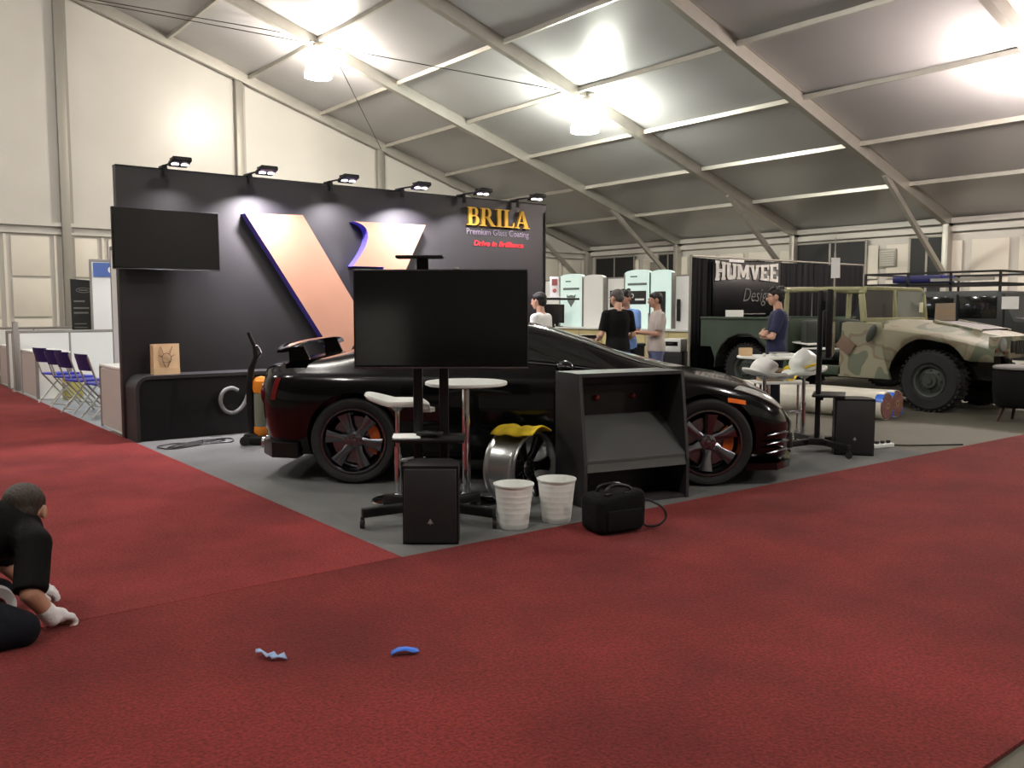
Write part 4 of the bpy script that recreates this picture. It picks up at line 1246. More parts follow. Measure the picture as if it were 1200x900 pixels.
# windscreen frame: two bays
wsx, wz0, wz1, wy = .50, 1.22, 1.70, .86
mb = MB()
pth = [(wsx + .02, -wy, wz0), (wsx - .03, -wy, wz1 - .08), (wsx - .04, -wy + .08, wz1), (wsx - .04, wy - .08, wz1), (wsx - .03, wy, wz1 - .08), (wsx + .02, wy, wz0)]
for a, b in zip(pth[:-1], pth[1:]): mb.bar(a, b, .06, .085, 0, V((1, 0, 0)), .015)
mb.bar((wsx + .02, -wy, wz0 + .02), (wsx + .02, wy, wz0 + .02), .06, .07, 0, V((0, 0, 1)), .01); mb.bar((wsx, 0, wz0), (wsx - .04, 0, wz1), .06, .08, 0, V((1, 0, 0)), .01)
mb.build('windscreen_frame', 'tan_tube', hv)
for s in (-1, 1):
    mb = MB(); mb.prism([(-.37, 0), (.37, 0), (.37, .40), (-.37, .40)], .012, M.Translation((wsx - .01, s * .43, wz0 + .05)) @ M(((0, 0, 1, 0), (1, 0, 0, 0), (0, 1, 0, 0), (0, 0, 0, 1)))); mb.build('windscreen_pane', 'clear_glass' if s > 0 else 'truck_glass', hv, 0)
# roll hoop behind the seats and side rails
mb = MB()
bx = -.62 + .12
pth = [(bx - .30, -.86, .8), (bx - .28, -.86, 1.60), (bx - .28, -.78, 1.70), (bx - .28, .78, 1.70), (bx - .28, .86, 1.60), (bx - .30, .86, .8)]
mb.tube(smooth_path(pth, 5), .04, 10)
for s in (-1, 1): mb.tube([(bx - .28, s * .80, 1.69), (-.1, s * .81, 1.70), (wsx - .05, s * .80, 1.69)], .036, 10)
mb.build('roll_bar', 'tan_tube', hv)
# cargo bed with arched wheel openings
for s in (-1, 1):
    pts = [(-2.42, .78), (-2.42, 1.25), (-.70, 1.25), (-.70, .46), (-.98, .46)]
    arc = [(-1.54 + .56 * math.cos(R(a)), .44 + .56 * math.sin(R(a))) for a in range(0, 181, 15)]
    pts += arc + [(-2.12, .6), (-2.2, .78)]
    mb = MB(); mb.prism(pts, .05, M.Translation((0, s * .91 + .025, 0)) @ FACE)
    mb.bar((-2.42, s * .91, 1.255), (-.70, s * .91, 1.255), .10, .04, 0, V((0, 0, 1)), .01)
    mb.build('bed_side', 'green_paint', hv, 0)
    mb = MB()
    for k, a in enumerate(range(0, 180, 20)):
        p0 = (-1.54 + .57 * math.cos(R(a)), s * .80, .44 + .57 * math.sin(R(a))); p1 = (-1.54 + .57 * math.cos(R(a + 20)), s * .80, .44 + .57 * math.sin(R(a + 20)))
        mb.bar(p0, p1, .3, .02, 0, V((0, 1, 0)) if False else V((0, 0, 1)))
    mb.build('wheel_arch', 'black_matte', hv)
mb = MB(); mb.box((-1.56, 0, .98), (1.7, 1.78, .05)); mb.box((-2.40, 0, 1.02), (.05, 1.82, .46), 0, .01); mb.box((-.72, 0, 1.0), (.05, 1.8, .5), 0, .01); mb.build('cargo_bed', 'green_paint', hv)
mb = MB(); mb.bar((-1.8, -.70, 1.0), (-.4, -.66, .86), .3, .02); mb.box((-.3, -.62, .80), (.5, .3, .02)); mb.build('light_panel', 'white_matte', hv)
mb = MB(); mb.box((.30, -.955, .88), (.26, .02, .2), .0, .01, 0, M.Translation((.3, 0, .88)) @ M.Rotation(R(35), 4, 'Y') @ M.Translation((-.3, 0, -.88))); mb.build('side_hatch', 'hatch_brown', hv)
mb = MB(); mb.ell((.72, -1.0, 1.06), (.06, .04, .14), M.Rotation(R(25), 4, 'Y').to_3x3()); mb.bar((.66, -.93, .97), (.7, -.99, 1.0), .02, .02); mb.build('side_mirror', 'olive_dark', hv)
# cards on the truck
t = thing('info_board', 'tan cardboard information board standing on the camouflage bonnet', 'board', (13.22, 6.52, 1.232), R(-128))
mb = MB(); mb.prism([(-.17, 0), (.17, 0), (.16, .25), (-.16, .26)], .012, M.Translation((0, 0, 0)) @ M.Rotation(R(0), 4, 'X') @ M(((1, 0, 0, 0), (0, 0, 1, 0), (0, 1, 0, 0), (0, 0, 0, 1)))); mb.build('board', 'board_tan', t, 0)
for k in range(3):
    mb = MB(); mb.box((0, .0145, .09 + k * .03), (.24, .004, .014)); mb.build('print_line', 'cardboard', t)
t.rotation_euler = (0, 0, math.atan2(-13.22, -(-6.52)) * 0 + R(-28 + 180))
t = thing('windscreen_note', 'small white note taped to the camouflage truck windscreen', 'note', (13.30, 6.93, 1.35), 0)
mb = MB(); mb.prism([(-.055, 0), (.055, 0), (.055, .15), (-.055, .15)], .004, FACE); mb.build('sheet', 'yellowish', t, 0)
t = thing('laptop', 'open white laptop standing on the truck bed below the banner', 'laptop', (12.45, 9.72, 1.275), R(-20))
t.location = (12.0, 9.35, 1.005)
mb = MB(); mb.box((0, 0, .01), (.34, .24, .018), 0, .005); mb.build('keyboard_half', 'white_plastic', t)
mb = MB(); mb.box((0, .13, .20), (.34, .014, .36), 0, .005); mb.build('lid', 'white_plastic', t)

# ================================================================ dark hard-top truck behind it
dk = thing('hardtop_truck', 'dark grey hard-top military truck with black roof rack at the tent side', 'truck', (15.98, 7.0, 0), R(-90))
for x in (1.50, -1.54):
    for s in (-1, 1): off_wheel(dk, x, s * .74, .425, .30, s, 'olive_dark')
prof = [(-2.15, .55), (-2.2, 1.1), (-1.95, 1.66), (-1.9, 1.70), (.42, 1.70), (.50, 1.66), (.72, 1.26), (2.25, 1.10), (2.32, .9), (2.3, .6)]
mb = MB(); rings = []
for y, k, dz in ((-.98, 1.0, -.06), (-.96, 1.0, 0), (.96, 1.0, 0), (.98, 1.0, -.06)):
    rings.append([V((p[0], y, p[1] + (dz if p[1] > 1.2 else 0))) for p in prof])
mb.loft(rings); body = mb.mesh('cab_body')
cuts = []
for x in (1.50, -1.54):
    for s in (-1, 1):
        c = MB(); c.cyl((x, s * .5, .44), (x, s * 1.2, .44), .53, .53, 32); cuts.append(c)
link('cab_body', cut(body, cuts), 'dark_truck', dk, 30)
for s in (-1, 1):
    for x0, x1 in ((-1.78, -1.02), (-.88, -.26), (-.16, .44)):
        mb = MB(); mb.box(((x0 + x1) / 2, s * .985, 1.43), (x1 - x0, .02, .36), 0, .008); mb.build('side_window', 'truck_glass', dk)
    for x0, x1 in ((-.94, -.20), (-.18, .55)):
        mb = MB()
        for q in ((x0, .55, x0, 1.64), (x1, .55, x1, 1.64), (x0, .57, x1, .57)): mb.bar((q[0], s * .983, q[1]), (q[2], s * .983, q[3]), .02, .02)
        dr = mb.build('door', 'black_satin', dk)
        mb = MB(); mb.box((x0 + .12, s * 1.0, 1.12), (.12, .03, .04), 0, .008); mb.build('door_handle', 'black_satin', dr)
mb = MB()
for s in (-1, 1):
    mb.bar((-1.9, s * .92, 2.02), (.45, s * .92, 2.02), .035, .035); mb.bar((-1.9, s * .92, 1.83), (.45, s * .92, 1.83), .035, .035)
    for x in (-1.9, -1.1, -.35, .45): mb.bar((x, s * .92, 1.66), (x, s * .92, 2.02), .035, .035)
for x in (-1.9, .45): mb.bar((x, -.92, 2.02), (x, .92, 2.02), .035, .035)
for x in [-1.8 + k * .2 for k in range(12)]: mb.bar((x, -.92, 1.83), (x, .92, 1.83), .03, .025)
mb.build('roof_rack', 'black_matte', dk)
mb = MB(); mb.box((-1.15, -.3, 1.93), (.9, .5, .13), 0, .02); mb.build('rack_box', 'navy_back', dk)
mb = MB(); mb.bar((-.75, -.80, 1.90), (.3, -.80, 1.90), .05, .05); mb.build('light_bar', 'alu', dk)
t = thing('window_notice', 'white paper notice taped inside the dark truck side window', 'notice', (14.985, 6.35, 1.40), 0)
mb = MB(); mb.prism([(-.13, 0), (.13, 0), (.13, .2), (-.13, .2)], .004, FACEX); mb.build('sheet', 'white_matte', t, 0)
# ================================================================ people
def hand(mb, w, d, palm, thumb, curl=0.5, s=1.0):
    """w wrist, d direction of the palm, palm = palm normal, thumb = direction of the thumb side; curl bends the fingers to the palm"""
    w, d = V(w), V(d).normalized()
    pn = V(palm); pn = (pn - d * pn.dot(d)).normalized()
    th = d.cross(pn); th = th if th.dot(V(thumb)) > 0 else -th
    for k in range(4):
        off = (k - 1.5) * .021 * s
        mb.cap(w + d * .01, w + d * .085 * s - th * off * 1.0, .017 * s, .0125 * s, 8)
    L = (.068, .078, .073, .056)
    for k in range(4):
        off = (1.5 - k) * .021 * s
        p = w + d * .088 * s + th * off; a = curl * .5; r = .0095 * s
        for seg, fr in enumerate((.45, .32, .26)):
            dd = d * math.cos(a) + pn * math.sin(a)
            q = p + dd * L[k] * fr * s * 1.15
            mb.cap(p, q, r, r * .92, 8); p = q; r *= .92; a += curl * .75
    p = w + d * .028 * s + th * .022 * s
    q = p + (d * .6 + th * .75 + pn * .25).normalized() * .042 * s; mb.cap(p, q, .0135 * s, .011 * s, 8)
    q2 = q + (d * .9 + th * .2 + pn * .45).normalized() * .034 * s; mb.cap(q, q2, .0105 * s, .009 * s, 8)

def head_pieces(mb, hc, m, s=1.0):
    """hc head centre, m 3x3 head orientation with +Y the face"""
    P = lambda x, y, z: V(hc) + m @ V((x * s, y * s, z * s))
    mb.ell(P(0, -.012, .02), (.077 * s, .094 * s, .092 * s), m)
    mb.ell(P(0, .022, -.028), (.062 * s, .070 * s, .078 * s), m)
    mb.ell(P(0, .045, -.072), (.038 * s, .038 * s, .034 * s), m)
    mb.cap(P(0, .086, .014), P(0, .105, -.022), .009 * s, .0145 * s, 8)
    mb.ell(P(0, .082, .026), (.05 * s, .014 * s, .012 * s), m)
    mb.ell(P(0, .078, -.055), (.026 * s, .016 * s, .012 * s), m)
    for q in (-1, 1): mb.ell(P(q * .086, -.004, -.006), (.012 * s, .022 * s, .034 * s), m)
def head_details(o, hc, m, s, hairmat, style='short', glasses=False):
    P = lambda x, y, z: V(hc) + m @ V((x * s, y * s, z * s))
    for q in (-1, 1):
        mb = MB(); mb.ell(P(q * .031, .083, .012), (.013 * s, .008 * s, .008 * s), m, 12, 8); mb.ell(P(q * .031, .0895, .012), (.0055 * s, .004 * s, .006 * s), m, 10, 8, 1)
        mb.build('eye', ['eye_white', 'eye_dark'], o)
        mb = MB(); mb.tube([P(q * .015, .093, .030), P(q * .032, .092, .036), P(q * .05, .082, .030)], .0045 * s, 6); mb.build('eyebrow', hairmat, o)
    mb = MB(); mb.tube([P(-.024, .086, -.052), P(0, .094, -.050), P(.024, .086, -.052)], [.003 * s, .006 * s, .003 * s], 6); mb.build('mouth', 'lip', o)
    mb = MB()
    mb.ell(P(0, -.026, .045), (.085 * s, .102 * s, .083 * s), m); mb.ell(P(0, -.055, .0), (.074 * s, .066 * s, .08 * s), m); mb.ell(P(0, .036, .083), (.058 * s, .042 * s, .022 * s), m)
    for q in (-1, 1): mb.ell(P(q * .068, .012, .045), (.014 * s, .03 * s, .035 * s), m)
    if style == 'full':
        for a in range(14):
            an = a * 2.4; mb.ell(P(.05 * math.cos(an), -.02 + .07 * math.sin(an), .095 + .02 * math.sin(3 * a)), (.035 * s, .035 * s, .03 * s), m, 10, 8)
    me = fuse(mb, .008, 3); link('hair', me, hairmat, o, 60)
    if glasses:
        mb = MB()
        for q in (-1, 1):
            mb.tube([P(q * .034 + .024 * math.cos(a), .1, .008 + .017 * math.sin(a)) for a in [2 * math.pi * k / 14 for k in range(14)]], .0026 * s, 5, True)
            mb.tube([P(q * .058, .1, .012), P(q * .082, .06, .014), P(q * .084, -.01, .01)], .0026 * s, 5)
        mb.tube([P(-.01, .1, .012), P(.01, .1, .012)], .0026 * s, 5); mb.build('glasses', 'black_satin', o)

def ellring(c, rx, ry, n=22, rot=0.0):
    return [V((c[0] + rx * math.cos(2 * math.pi * i / n), c[1] + ry * math.sin(2 * math.pi * i / n), c[2])) for i in range(n)]

def standing(loc, rz, H, label, arms, look=(0, 0), skin='skin', hair='hair_black', style='short', shirt='tee_black', trousers='denim', shoes='black_satin', glasses=False, collar=False, lean=0.0, group=None, girth=1.0):
    """figure in its own frame: faces +Y, right side +X. arms = ((elbow, wrist, handdir, palm, thumb, curl) right, left)"""
    k = H / 1.72
    S = lambda p: V(p) * k
    g = girth
    hc = S((0, .03 + lean * .9, 1.60)); m = Euler((R(look[1]), 0, R(look[0]))).to_matrix()
    mb = MB()
    head_pieces(mb, hc, m, k)
    mb.cap(S((0, -.015 + lean * .7, 1.40)), hc + m @ V((0, -.02, -.06)) * k, .060 * k, .052 * k)
    tors = [(.86, .155, .11, 0), (.95, .17, .118, .0), (1.06, .15, .105, .01), (1.18, .16, .112, .0), (1.30, .172, .115, -.012), (1.38, .165, .095, -.015), (1.43, .10, .07, -.018)]
    mb.loft([ellring((0, (y + lean * (z - .9) * 1.4) * k, z * k), rx * k * .92 * g, ry * k * .92 * g) for z, rx, ry, y in tors])
    sh = []
    for q in (1, -1):
        sp = S((q * .175, -.015 + lean * .7, 1.375)); sh.append(sp)
        el, wr, hd, pa, thb, cu = arms[0 if q == 1 else 1]
        el, wr = S(el), S(wr)
        mb.cap(sp, el, .047 * k, .037 * k); mb.cap(el, wr, .039 * k, .026 * k)
        hand(mb, wr, hd, pa, thb, cu, k)
        hip, kn, an = S((q * .088, 0, .89)), S((q * .098, .02, .48)), S((q * .10, -.01, .09))
        mb.cap(hip, kn, .078 * k, .052 * k); mb.cap(kn, an, .052 * k, .036 * k)
        mb.cap(an + V((0, -.02, -.04)) * k, an + V((0, .12, -.055)) * k, .032 * k, .026 * k)
    me = fuse(mb, .0075, 4)
    o = link('person', me, skin, None, 70)
    place(o, loc, rz); tag(o, label, 'person', group)
    head_details(o, hc, m, k, hair, style, glasses)
    # shirt
    mb = MB()
    mb.loft([ellring((0, (y + lean * (z - .9) * 1.4) * k, z * k), (rx + .012) * k * g, (ry + .014) * k * g) for z, rx, ry, y in [(.84, .168, .122, 0)] + tors[1:-1] + [(1.425, .105, .072, -.018)]])
    for q in (0, 1):
        sp = sh[q]; el = S(arms[q][0]); e2 = sp + (el - sp) * .82
        mb.ell(sp, (.066 * k,) * 3); mb.cyl(sp, e2, .066 * k, .060 * k, 18)
        mb.cap(sp, S((0, -.015 + lean * .7, 1.40)), .06 * k, .065 * k)
    me = fuse(mb, .010, 4); sh_o = link('shirt', me, shirt, o, 70)
    if collar:
        mb = MB(); mb.tube([S((.06 * math.cos(a), -.0 + .062 * math.sin(a) + lean * .7, 1.435 - .02 * math.sin(a))) for a in [2 * math.pi * i / 20 for i in range(20)]], .014 * k, 8, True); mb.build('collar', shirt, sh_o)
        mb = MB(); mb.box(S((0, .125, 1.34)), (.025 * k, .01, .14 * k)); mb.build('placket', shirt, sh_o)
    # trousers
    mb = MB()
    mb.loft([ellring((0, 0, z * k), rx * k * g, ry * k * g) for z, rx, ry in ((.80, .165, .118), (.88, .172, .125), (.96, .172, .122), (.99, .165, .118))])
    for q in (1, -1):
        hip, kn, an = S((q * .088, 0, .86)), S((q * .098, .02, .48)), S((q * .10, -.005, .06))
        mb.cyl(hip, kn, .094 * k, .068 * k, 20); mb.ell(kn, (.068 * k,) * 3); mb.cyl(kn, an, .068 * k, .056 * k, 20); mb.ell(hip, (.094 * k,) * 3)
    me = fuse(mb, .011, 4); link('trousers', me, trousers, o, 70)
    for q in (1, -1):
        mb = MB(); mb.loft([[V((q * .10 * k + w * math.cos(a), y * k + 0, max(0.0, zc * k + hgt * math.sin(a)))) for a in [2 * math.pi * i / 16 for i in range(16)]] for y, w, zc, hgt in ((-.075, .024, .04, .035), (-.06, .036, .045, .05), (0, .042, .045, .055), (.08, .046, .035, .042), (.15, .042, .025, .03), (.185, .022, .02, .018))])
        mb.build('shoe', shoes, o, 60)
    return o
DN = ((.20, -.02, 1.10), (.21, .05, .86), (0, .1, -1), (-1, 0, 0), (0, 1, 0), .5)
def mir(a): return tuple([(-p[0], p[1], p[2]) for p in a[:5]] + [a[5]])
# navy tee, arms crossed, facing left along the picture
AR = ((.25, .07, 1.10), (-.06, .20, 1.13), (-1, -.25, .15), (0, -1, 0), (0, 0, 1), .9)
AL = ((-.25, .07, 1.10), (.06, .18, 1.09), (1, -.35, .05), (0, -1, 0), (0, 0, 1), .9)
def face_dir(v): return math.atan2(v.y, v.x) - math.pi / 2
pn = FW * 10.9 + RT * (310 / 1036.4 * 10.9)
o = standing((pn.x, pn.y, 0.0), face_dir(-RT * .95 + FW * .22), 1.665, 'man in navy tee with glasses standing with crossed arms before the green truck bed', (AR, AL), (0, -4), 'skin', 'hair_black', 'full', 'tee_navy', 'trouser_dark', glasses=True)
mb = MB(); mb.box((0.06, -.135, 1.27), (.10, .012, .016)); mb.build('shirt_print', 'white_paper', o)
# grey polo man, profile to the left, handling something
pg = FW * 12.6 + RT * (169 / 1036.4 * 12.6)
AR2 = ((.20, .02, 1.10), (.10, .27, 1.12), (-.5, 1, .05), (0, 0, -1), (-1, 0, 0), .6)
AL2 = ((-.21, .03, 1.10), (-.08, .27, 1.13), (.5, 1, .05), (0, 0, 1), (1, 0, 0), .5)
standing((pg.x, pg.y, 0), face_dir(-RT * .97 - FW * .1), 1.64, 'man in pale grey polo shirt and blue jeans at the display counters', (AR2, AL2), (4, -8), 'skin_tan', 'hair_black', 'short', 'polo_grey', 'denim', collar=True, girth=1.02)
# black tee man seen from behind, with a tablet
pb = FW * 11.9 + RT * (124 / 1036.4 * 11.9)
AL3 = ((-.24, .02, 1.10), (-.20, .24, 1.02), (-.1, 1, 0), (0, 0, 1), (1, 0, 0), .5)
AR3 = ((.24, .02, 1.09), (.16, .20, .98), (-.2, 1, 0), (0, 0, 1), (1, 0, 0), .4)
standing((pb.x, pb.y, 0), face_dir(FW * .95 - RT * .3), 1.66, 'man in black tee seen from behind holding a dark tablet tray', (AR3, AL3), (25, -16), 'skin', 'hair_grey', 'short', 'tee_black', 'trouser_dark', lean=.04)
t = thing('tray', 'dark flat tray held by the man in the black tee', 'tray', (pb.x, pb.y, 0), face_dir(FW * .95 - RT * .3))
mb = MB(); mb.box((-.36, .36, 1.012), (.40, .22, .02), R(10), .004); mb.build('plate', 'black_satin', t)
mb = MB(); mb.box((-.36, .36, 1.035), (.34, .16, .025), R(10), .005); mb.build('device', 'black_matte', t)
# blue shirt man between them
pl_ = FW * 13.0 + RT * (133 / 1036.4 * 13.0)
standing((pl_.x, pl_.y, 0), face_dir(-FW * .8 - RT * .5), 1.67, 'man in light blue tee half hidden behind the man in black', (mir(AL2), mir(AR2)), (-10, -14), 'skin_tan', 'hair_black', 'full', 'tee_blue', 'trouser_dark')
# white shirt man behind the floor-stand tv
pw = FW * 11.2 + RT * (33 / 1036.4 * 11.2)
standing((pw.x, pw.y, 0.008), face_dir(-RT * .85 + FW * .5), 1.60, 'man in white tee seen from behind at the end of the black wall', (DN, mir(DN)), (0, -6), 'skin', 'hair_black', 'short', 'tee_white', 'trouser_dark')

# kneeling worker at the carpet seam
F = V((.985, .17, 0)).normalized(); Sd = V((F.y, -F.x, 0))    # forward, right side
KO = V((.62, 4.42, 0.014))
def K(f, s, z): return KO + F * f + Sd * s + V((0, 0, z))
hm = M((Sd, F, V((0, 0, 1)))).transposed() @ Euler((R(-14), R(3), R(54))).to_matrix()
hc = K(.055, -.045, .475)
spine = [(K(-.42, .02, .24), .16), (K(-.30, .02, .36), .155), (K(-.14, .0, .43), .15), (K(.0, .0, .395), .115)]
shR, elR, wrR = K(.01, .19, .372), K(-.05, .30, .195), K(.03, .275, .075)
shL, elL, wrL = K(.03, -.19, .41), K(.02, -.26, .21), K(.12, -.20, .075)
hipR, knR, anR = K(-.46, .11, .22), K(-.11, .345, .065), K(-.45, .30, .05)
hipL, knL, anL = K(-.42, -.09, .22), K(-.02, -.22, .065), K(-.45, -.20, .05)
mb = MB(); head_pieces(mb, hc, hm, 1.0)
mb.cap(K(-.02, -.02, .42), hc + hm @ V((0, -.03, -.05)), .062, .054)
for (a, ra), (b, rb) in zip(spine[:-1], spine[1:]): mb.cap(a, b, ra * .9, rb * .9)
for sp, el, wr, q in ((shR, elR, wrR, 1), (shL, elL, wrL, -1)):
    mb.cap(sp, el, .05, .042); mb.cap(el, wr, .044, .030); mb.cap(K(.0, 0, .41), sp, .075, .055)
    hand(mb, wr, F * .75 - Sd * q * .3 + V((0, 0, -.30)), (0, 0, -1), -Sd * q, 1.3)
for h, kn, an in ((hipR, knR, anR), (hipL, knL, anL)):
    mb.cap(h, kn, .085, .058); mb.cap(kn, an, .056, .04); mb.cap(an, an - F * .18 + V((0, 0, -.01)), .035, .028)
me = fuse(mb, .0062, 4)
o = link('person', me, 'skin_tan', None, 70)
tag(o, 'kneeling man in black tee and white gloves working at the red carpet seam', 'person')
head_details(o, hc, hm, 1.0, 'hair_brown', 'short')
mb = MB()
for (a, ra), (b, rb) in zip(spine[:-1], spine[1:]): mb.cap(a, b, ra, rb, 24)
for sp, el in ((shR, elR), (shL, elL)):
    mb.cap(K(0, 0, .405), sp, .09, .075); mb.cyl(sp, sp + (el - sp) * .98, .072, .070, 20); mb.ell(sp, (.074,) * 3)
me = fuse(mb, .009, 5); link('shirt', me, 'tee_black', o, 70)
mb = MB()
for h, kn, an in ((hipR, knR, anR), (hipL, knL, anL)):
    mb.cap(h, kn, .115, .078, 20); mb.cap(kn, an, .075, .06, 20)
mb.cap(K(-.42, -.09, .24), K(-.42, .11, .24), .14, .14, 20); mb.cap(K(-.42, .02, .24), K(-.36, .02, .31), .15, .15, 20)
me = fuse(mb, .010, 5); link('trousers', me, 'trouser_dark', o, 70)
for wr, el, q in ((wrR, elR, 1), (wrL, elL, -1)):
    mb = MB(); d = (wr - el).normalized()
    mb.cap(wr - d * .03, wr + d * .02, .036, .036, 14)
    n0 = len(mb.v); hand(mb, wr, F * .75 - Sd * q * .3 + V((0, 0, -.30)), (0, 0, -1), -Sd * q, 1.3, 1.08)
    dd = (F * .75 - Sd * q * .3 + V((0, 0, -.30))).normalized()
    mb.cap(wr, wr + dd * .06, .034, .030, 14)
    me = fuse(mb, .0055, 2, .4)
    for v in me.vertices: v.co += v.normal * .0032
    link('glove', me, 'glove', o, 70)
for an, q in ((anR, 1), (anL, -1)):
    mb = MB(); mb.cap(an + F * .02, an - F * .2 + V((0, 0, -.0)), .045, .036, 16); me = fuse(mb, .01, 3); link('shoe', me, 'black_satin', o, 70)
t = thing('tape_dispenser', 'white roll of carpet tape held under the kneeling man', 'tape', K(-.10, .0, 0.0))
mb = MB(); mb.lathe([(.045, -.03), (.085, -.03), (.085, .03), (.045, .03), (.045, -.03)], 28, M.Translation((0, 0, .085)) @ M.Rotation(R(90), 4, 'X')); mb.build('roll', 'white_paper', t)
mb = MB(); mb.lathe([(.040, -.032), (.045, -.032), (.045, .032), (.040, .032), (.040, -.032)], 28, M.Translation((0, 0, .085)) @ M.Rotation(R(90), 4, 'X')); mb.build('core', 'red_pouch', t)
# ================================================================ black curtain wall with banner
t = thing('drape_wall', 'tall black pipe-and-drape curtain wall behind the camouflage truck', 'curtain', (11.93, 10.3, 0))
for x0, x1 in ((0, 1.85), (1.85, 3.6), (3.6, 5.4)):
    mb = MB(); n = 90; top = []; 
    vs = []
    for i in range(n + 1):
        x = x0 + (x1 - x0) * i / n
        w = .022 * math.sin(x * 34) + .012 * math.sin(x * 61 + 1)
        vs += [(x, w, .02), (x, w * 1.1 + .004, 1.2), (x, w * .5, 2.30 - .02 * math.sin(math.pi * (x - x0) / (x1 - x0)))]
    mb.add(vs, [(3 * i + j, 3 * i + j + 1, 3 * i + 4 + j, 3 * i + 3 + j) for i in range(n) for j in range(2)])
    o = mb.build('drape', 'curtain_black', t, 60); md = o.modifiers.new('t', 'SOLIDIFY'); md.thickness = .006
mb = MB(); mb.cyl((0, .0, 2.32), (5.4, 0, 2.32), .018, .018, 10); mb.build('top_rail', 'alu_dull', t)
for x in (-.02, 1.85, 3.6, 5.42):
    mb = MB(); mb.cyl((x, .03, .01), (x, .03, 2.34), .022, .022, 12); mb.cyl((x, .03, 0), (x, .03, .012), .18, .18, 20); mb.build('upright', 'alu_dull', t)
t = thing('banner', 'black banner with white block lettering pinned to the black curtain', 'banner', (12.42, 10.245, 1.28))
mb = MB(); n = 24; vs = []
for i in range(n + 1):
    x = 1.95 * i / n
    for z in (0, .5, 1.0): vs.append((x, .006 * math.sin(x * 5 + z * 2), z - .02 * math.sin(math.pi * i / n)))
mb.add(vs, [(3 * i + j, 3 * i + j + 1, 3 * i + 4 + j, 3 * i + 3 + j) for i in range(n) for j in range(2)])
o = mb.build('sheet', 'banner_black', t, 60); md = o.modifiers.new('t', 'SOLIDIFY'); md.thickness = .004; md.offset = -1
SB = .14
HL = {
 'H': [rect(0, 0, .36, SB), rect(.06, 0, .30, 1), rect(0, 1 - SB, .36, 1), rect(.5, 0, .86, SB), rect(.56, 0, .80, 1), rect(.5, 1 - SB, .86, 1), rect(.3, .42, .56, .6)],
 'U': [rect(0, 1 - SB, .36, 1), rect(.5, 1 - SB, .86, 1), rect(.06, .22, .30, 1), rect(.56, .22, .8, 1), [(.06, .22), (.12, .04), (.24, 0), (.62, 0), (.74, .04), (.8, .22), (.56, .26), (.3, .26)]],
 'M': [rect(0, 0, .34, SB), rect(.06, 0, .28, 1), rect(0, 1 - SB, .3, 1), rect(.72, 0, 1.06, SB), rect(.78, 0, 1.0, 1), rect(.76, 1 - SB, 1.06, 1), [(.06, 1), (.32, 1), (.53, .5), (.74, 1), (1.0, 1), (.62, .12), (.44, .12)]],
 'V': [rect(0, 1 - SB, .38, 1), rect(.5, 1 - SB, .88, 1), [(.05, 1), (.33, 1), (.45, .42), (.56, 1), (.83, 1), (.55, 0), (.33, 0)]],
 'E': [rect(0, 0, .3, SB), rect(.06, 0, .30, 1), rect(0, 1 - SB, .3, 1), rect(.28, 0, .78, SB + .02), rect(.62, 0, .78, .32), rect(.28, 1 - SB - .02, .76, 1), rect(.60, .68, .76, 1), rect(.28, .43, .54, .58)]}
HWD = {'H': .9, 'U': .9, 'M': 1.1, 'V': .92, 'E': .84}
mb = MB(); x = 0
for i, chx in enumerate('HUMVEE'):
    for k, p in enumerate(HL[chx]):
        q = []
        for a, b in p:
            X = (x + a); u = X / 5.5
            q.append((X, b * (1.0 - .16 * math.sin(math.pi * u)) + .10 * math.sin(math.pi * u) * (1 - b) * 1.2))
        mb.prism(q, .002 + .0004 * k, M())
    x += HWD[chx]
me = mb.mesh('lettering'); me.transform(M.Translation((.03, -.014, .62)) @ FACE @ M.Diagonal((1.85 / x, .36, 1, 1))); link('lettering', me, 'banner_white', t, 0)
me = text_mesh('Designs', .36, .002, shear=.3, offset=-.004, width=.95); me.transform(M.Translation((.80, -.016, .26)) @ FACE); link('script_lettering', me, 'banner_grey', t, 0)
mb = MB(); mb.box((.95, -.014, .035), (1.1, .003, .018)); mb.build('footer_line', 'banner_grey', t)
mb = MB(); mb.box((.62, -.014, .985), (.42, .006, .05)); mb.build('top_label', 'white_paper', t)

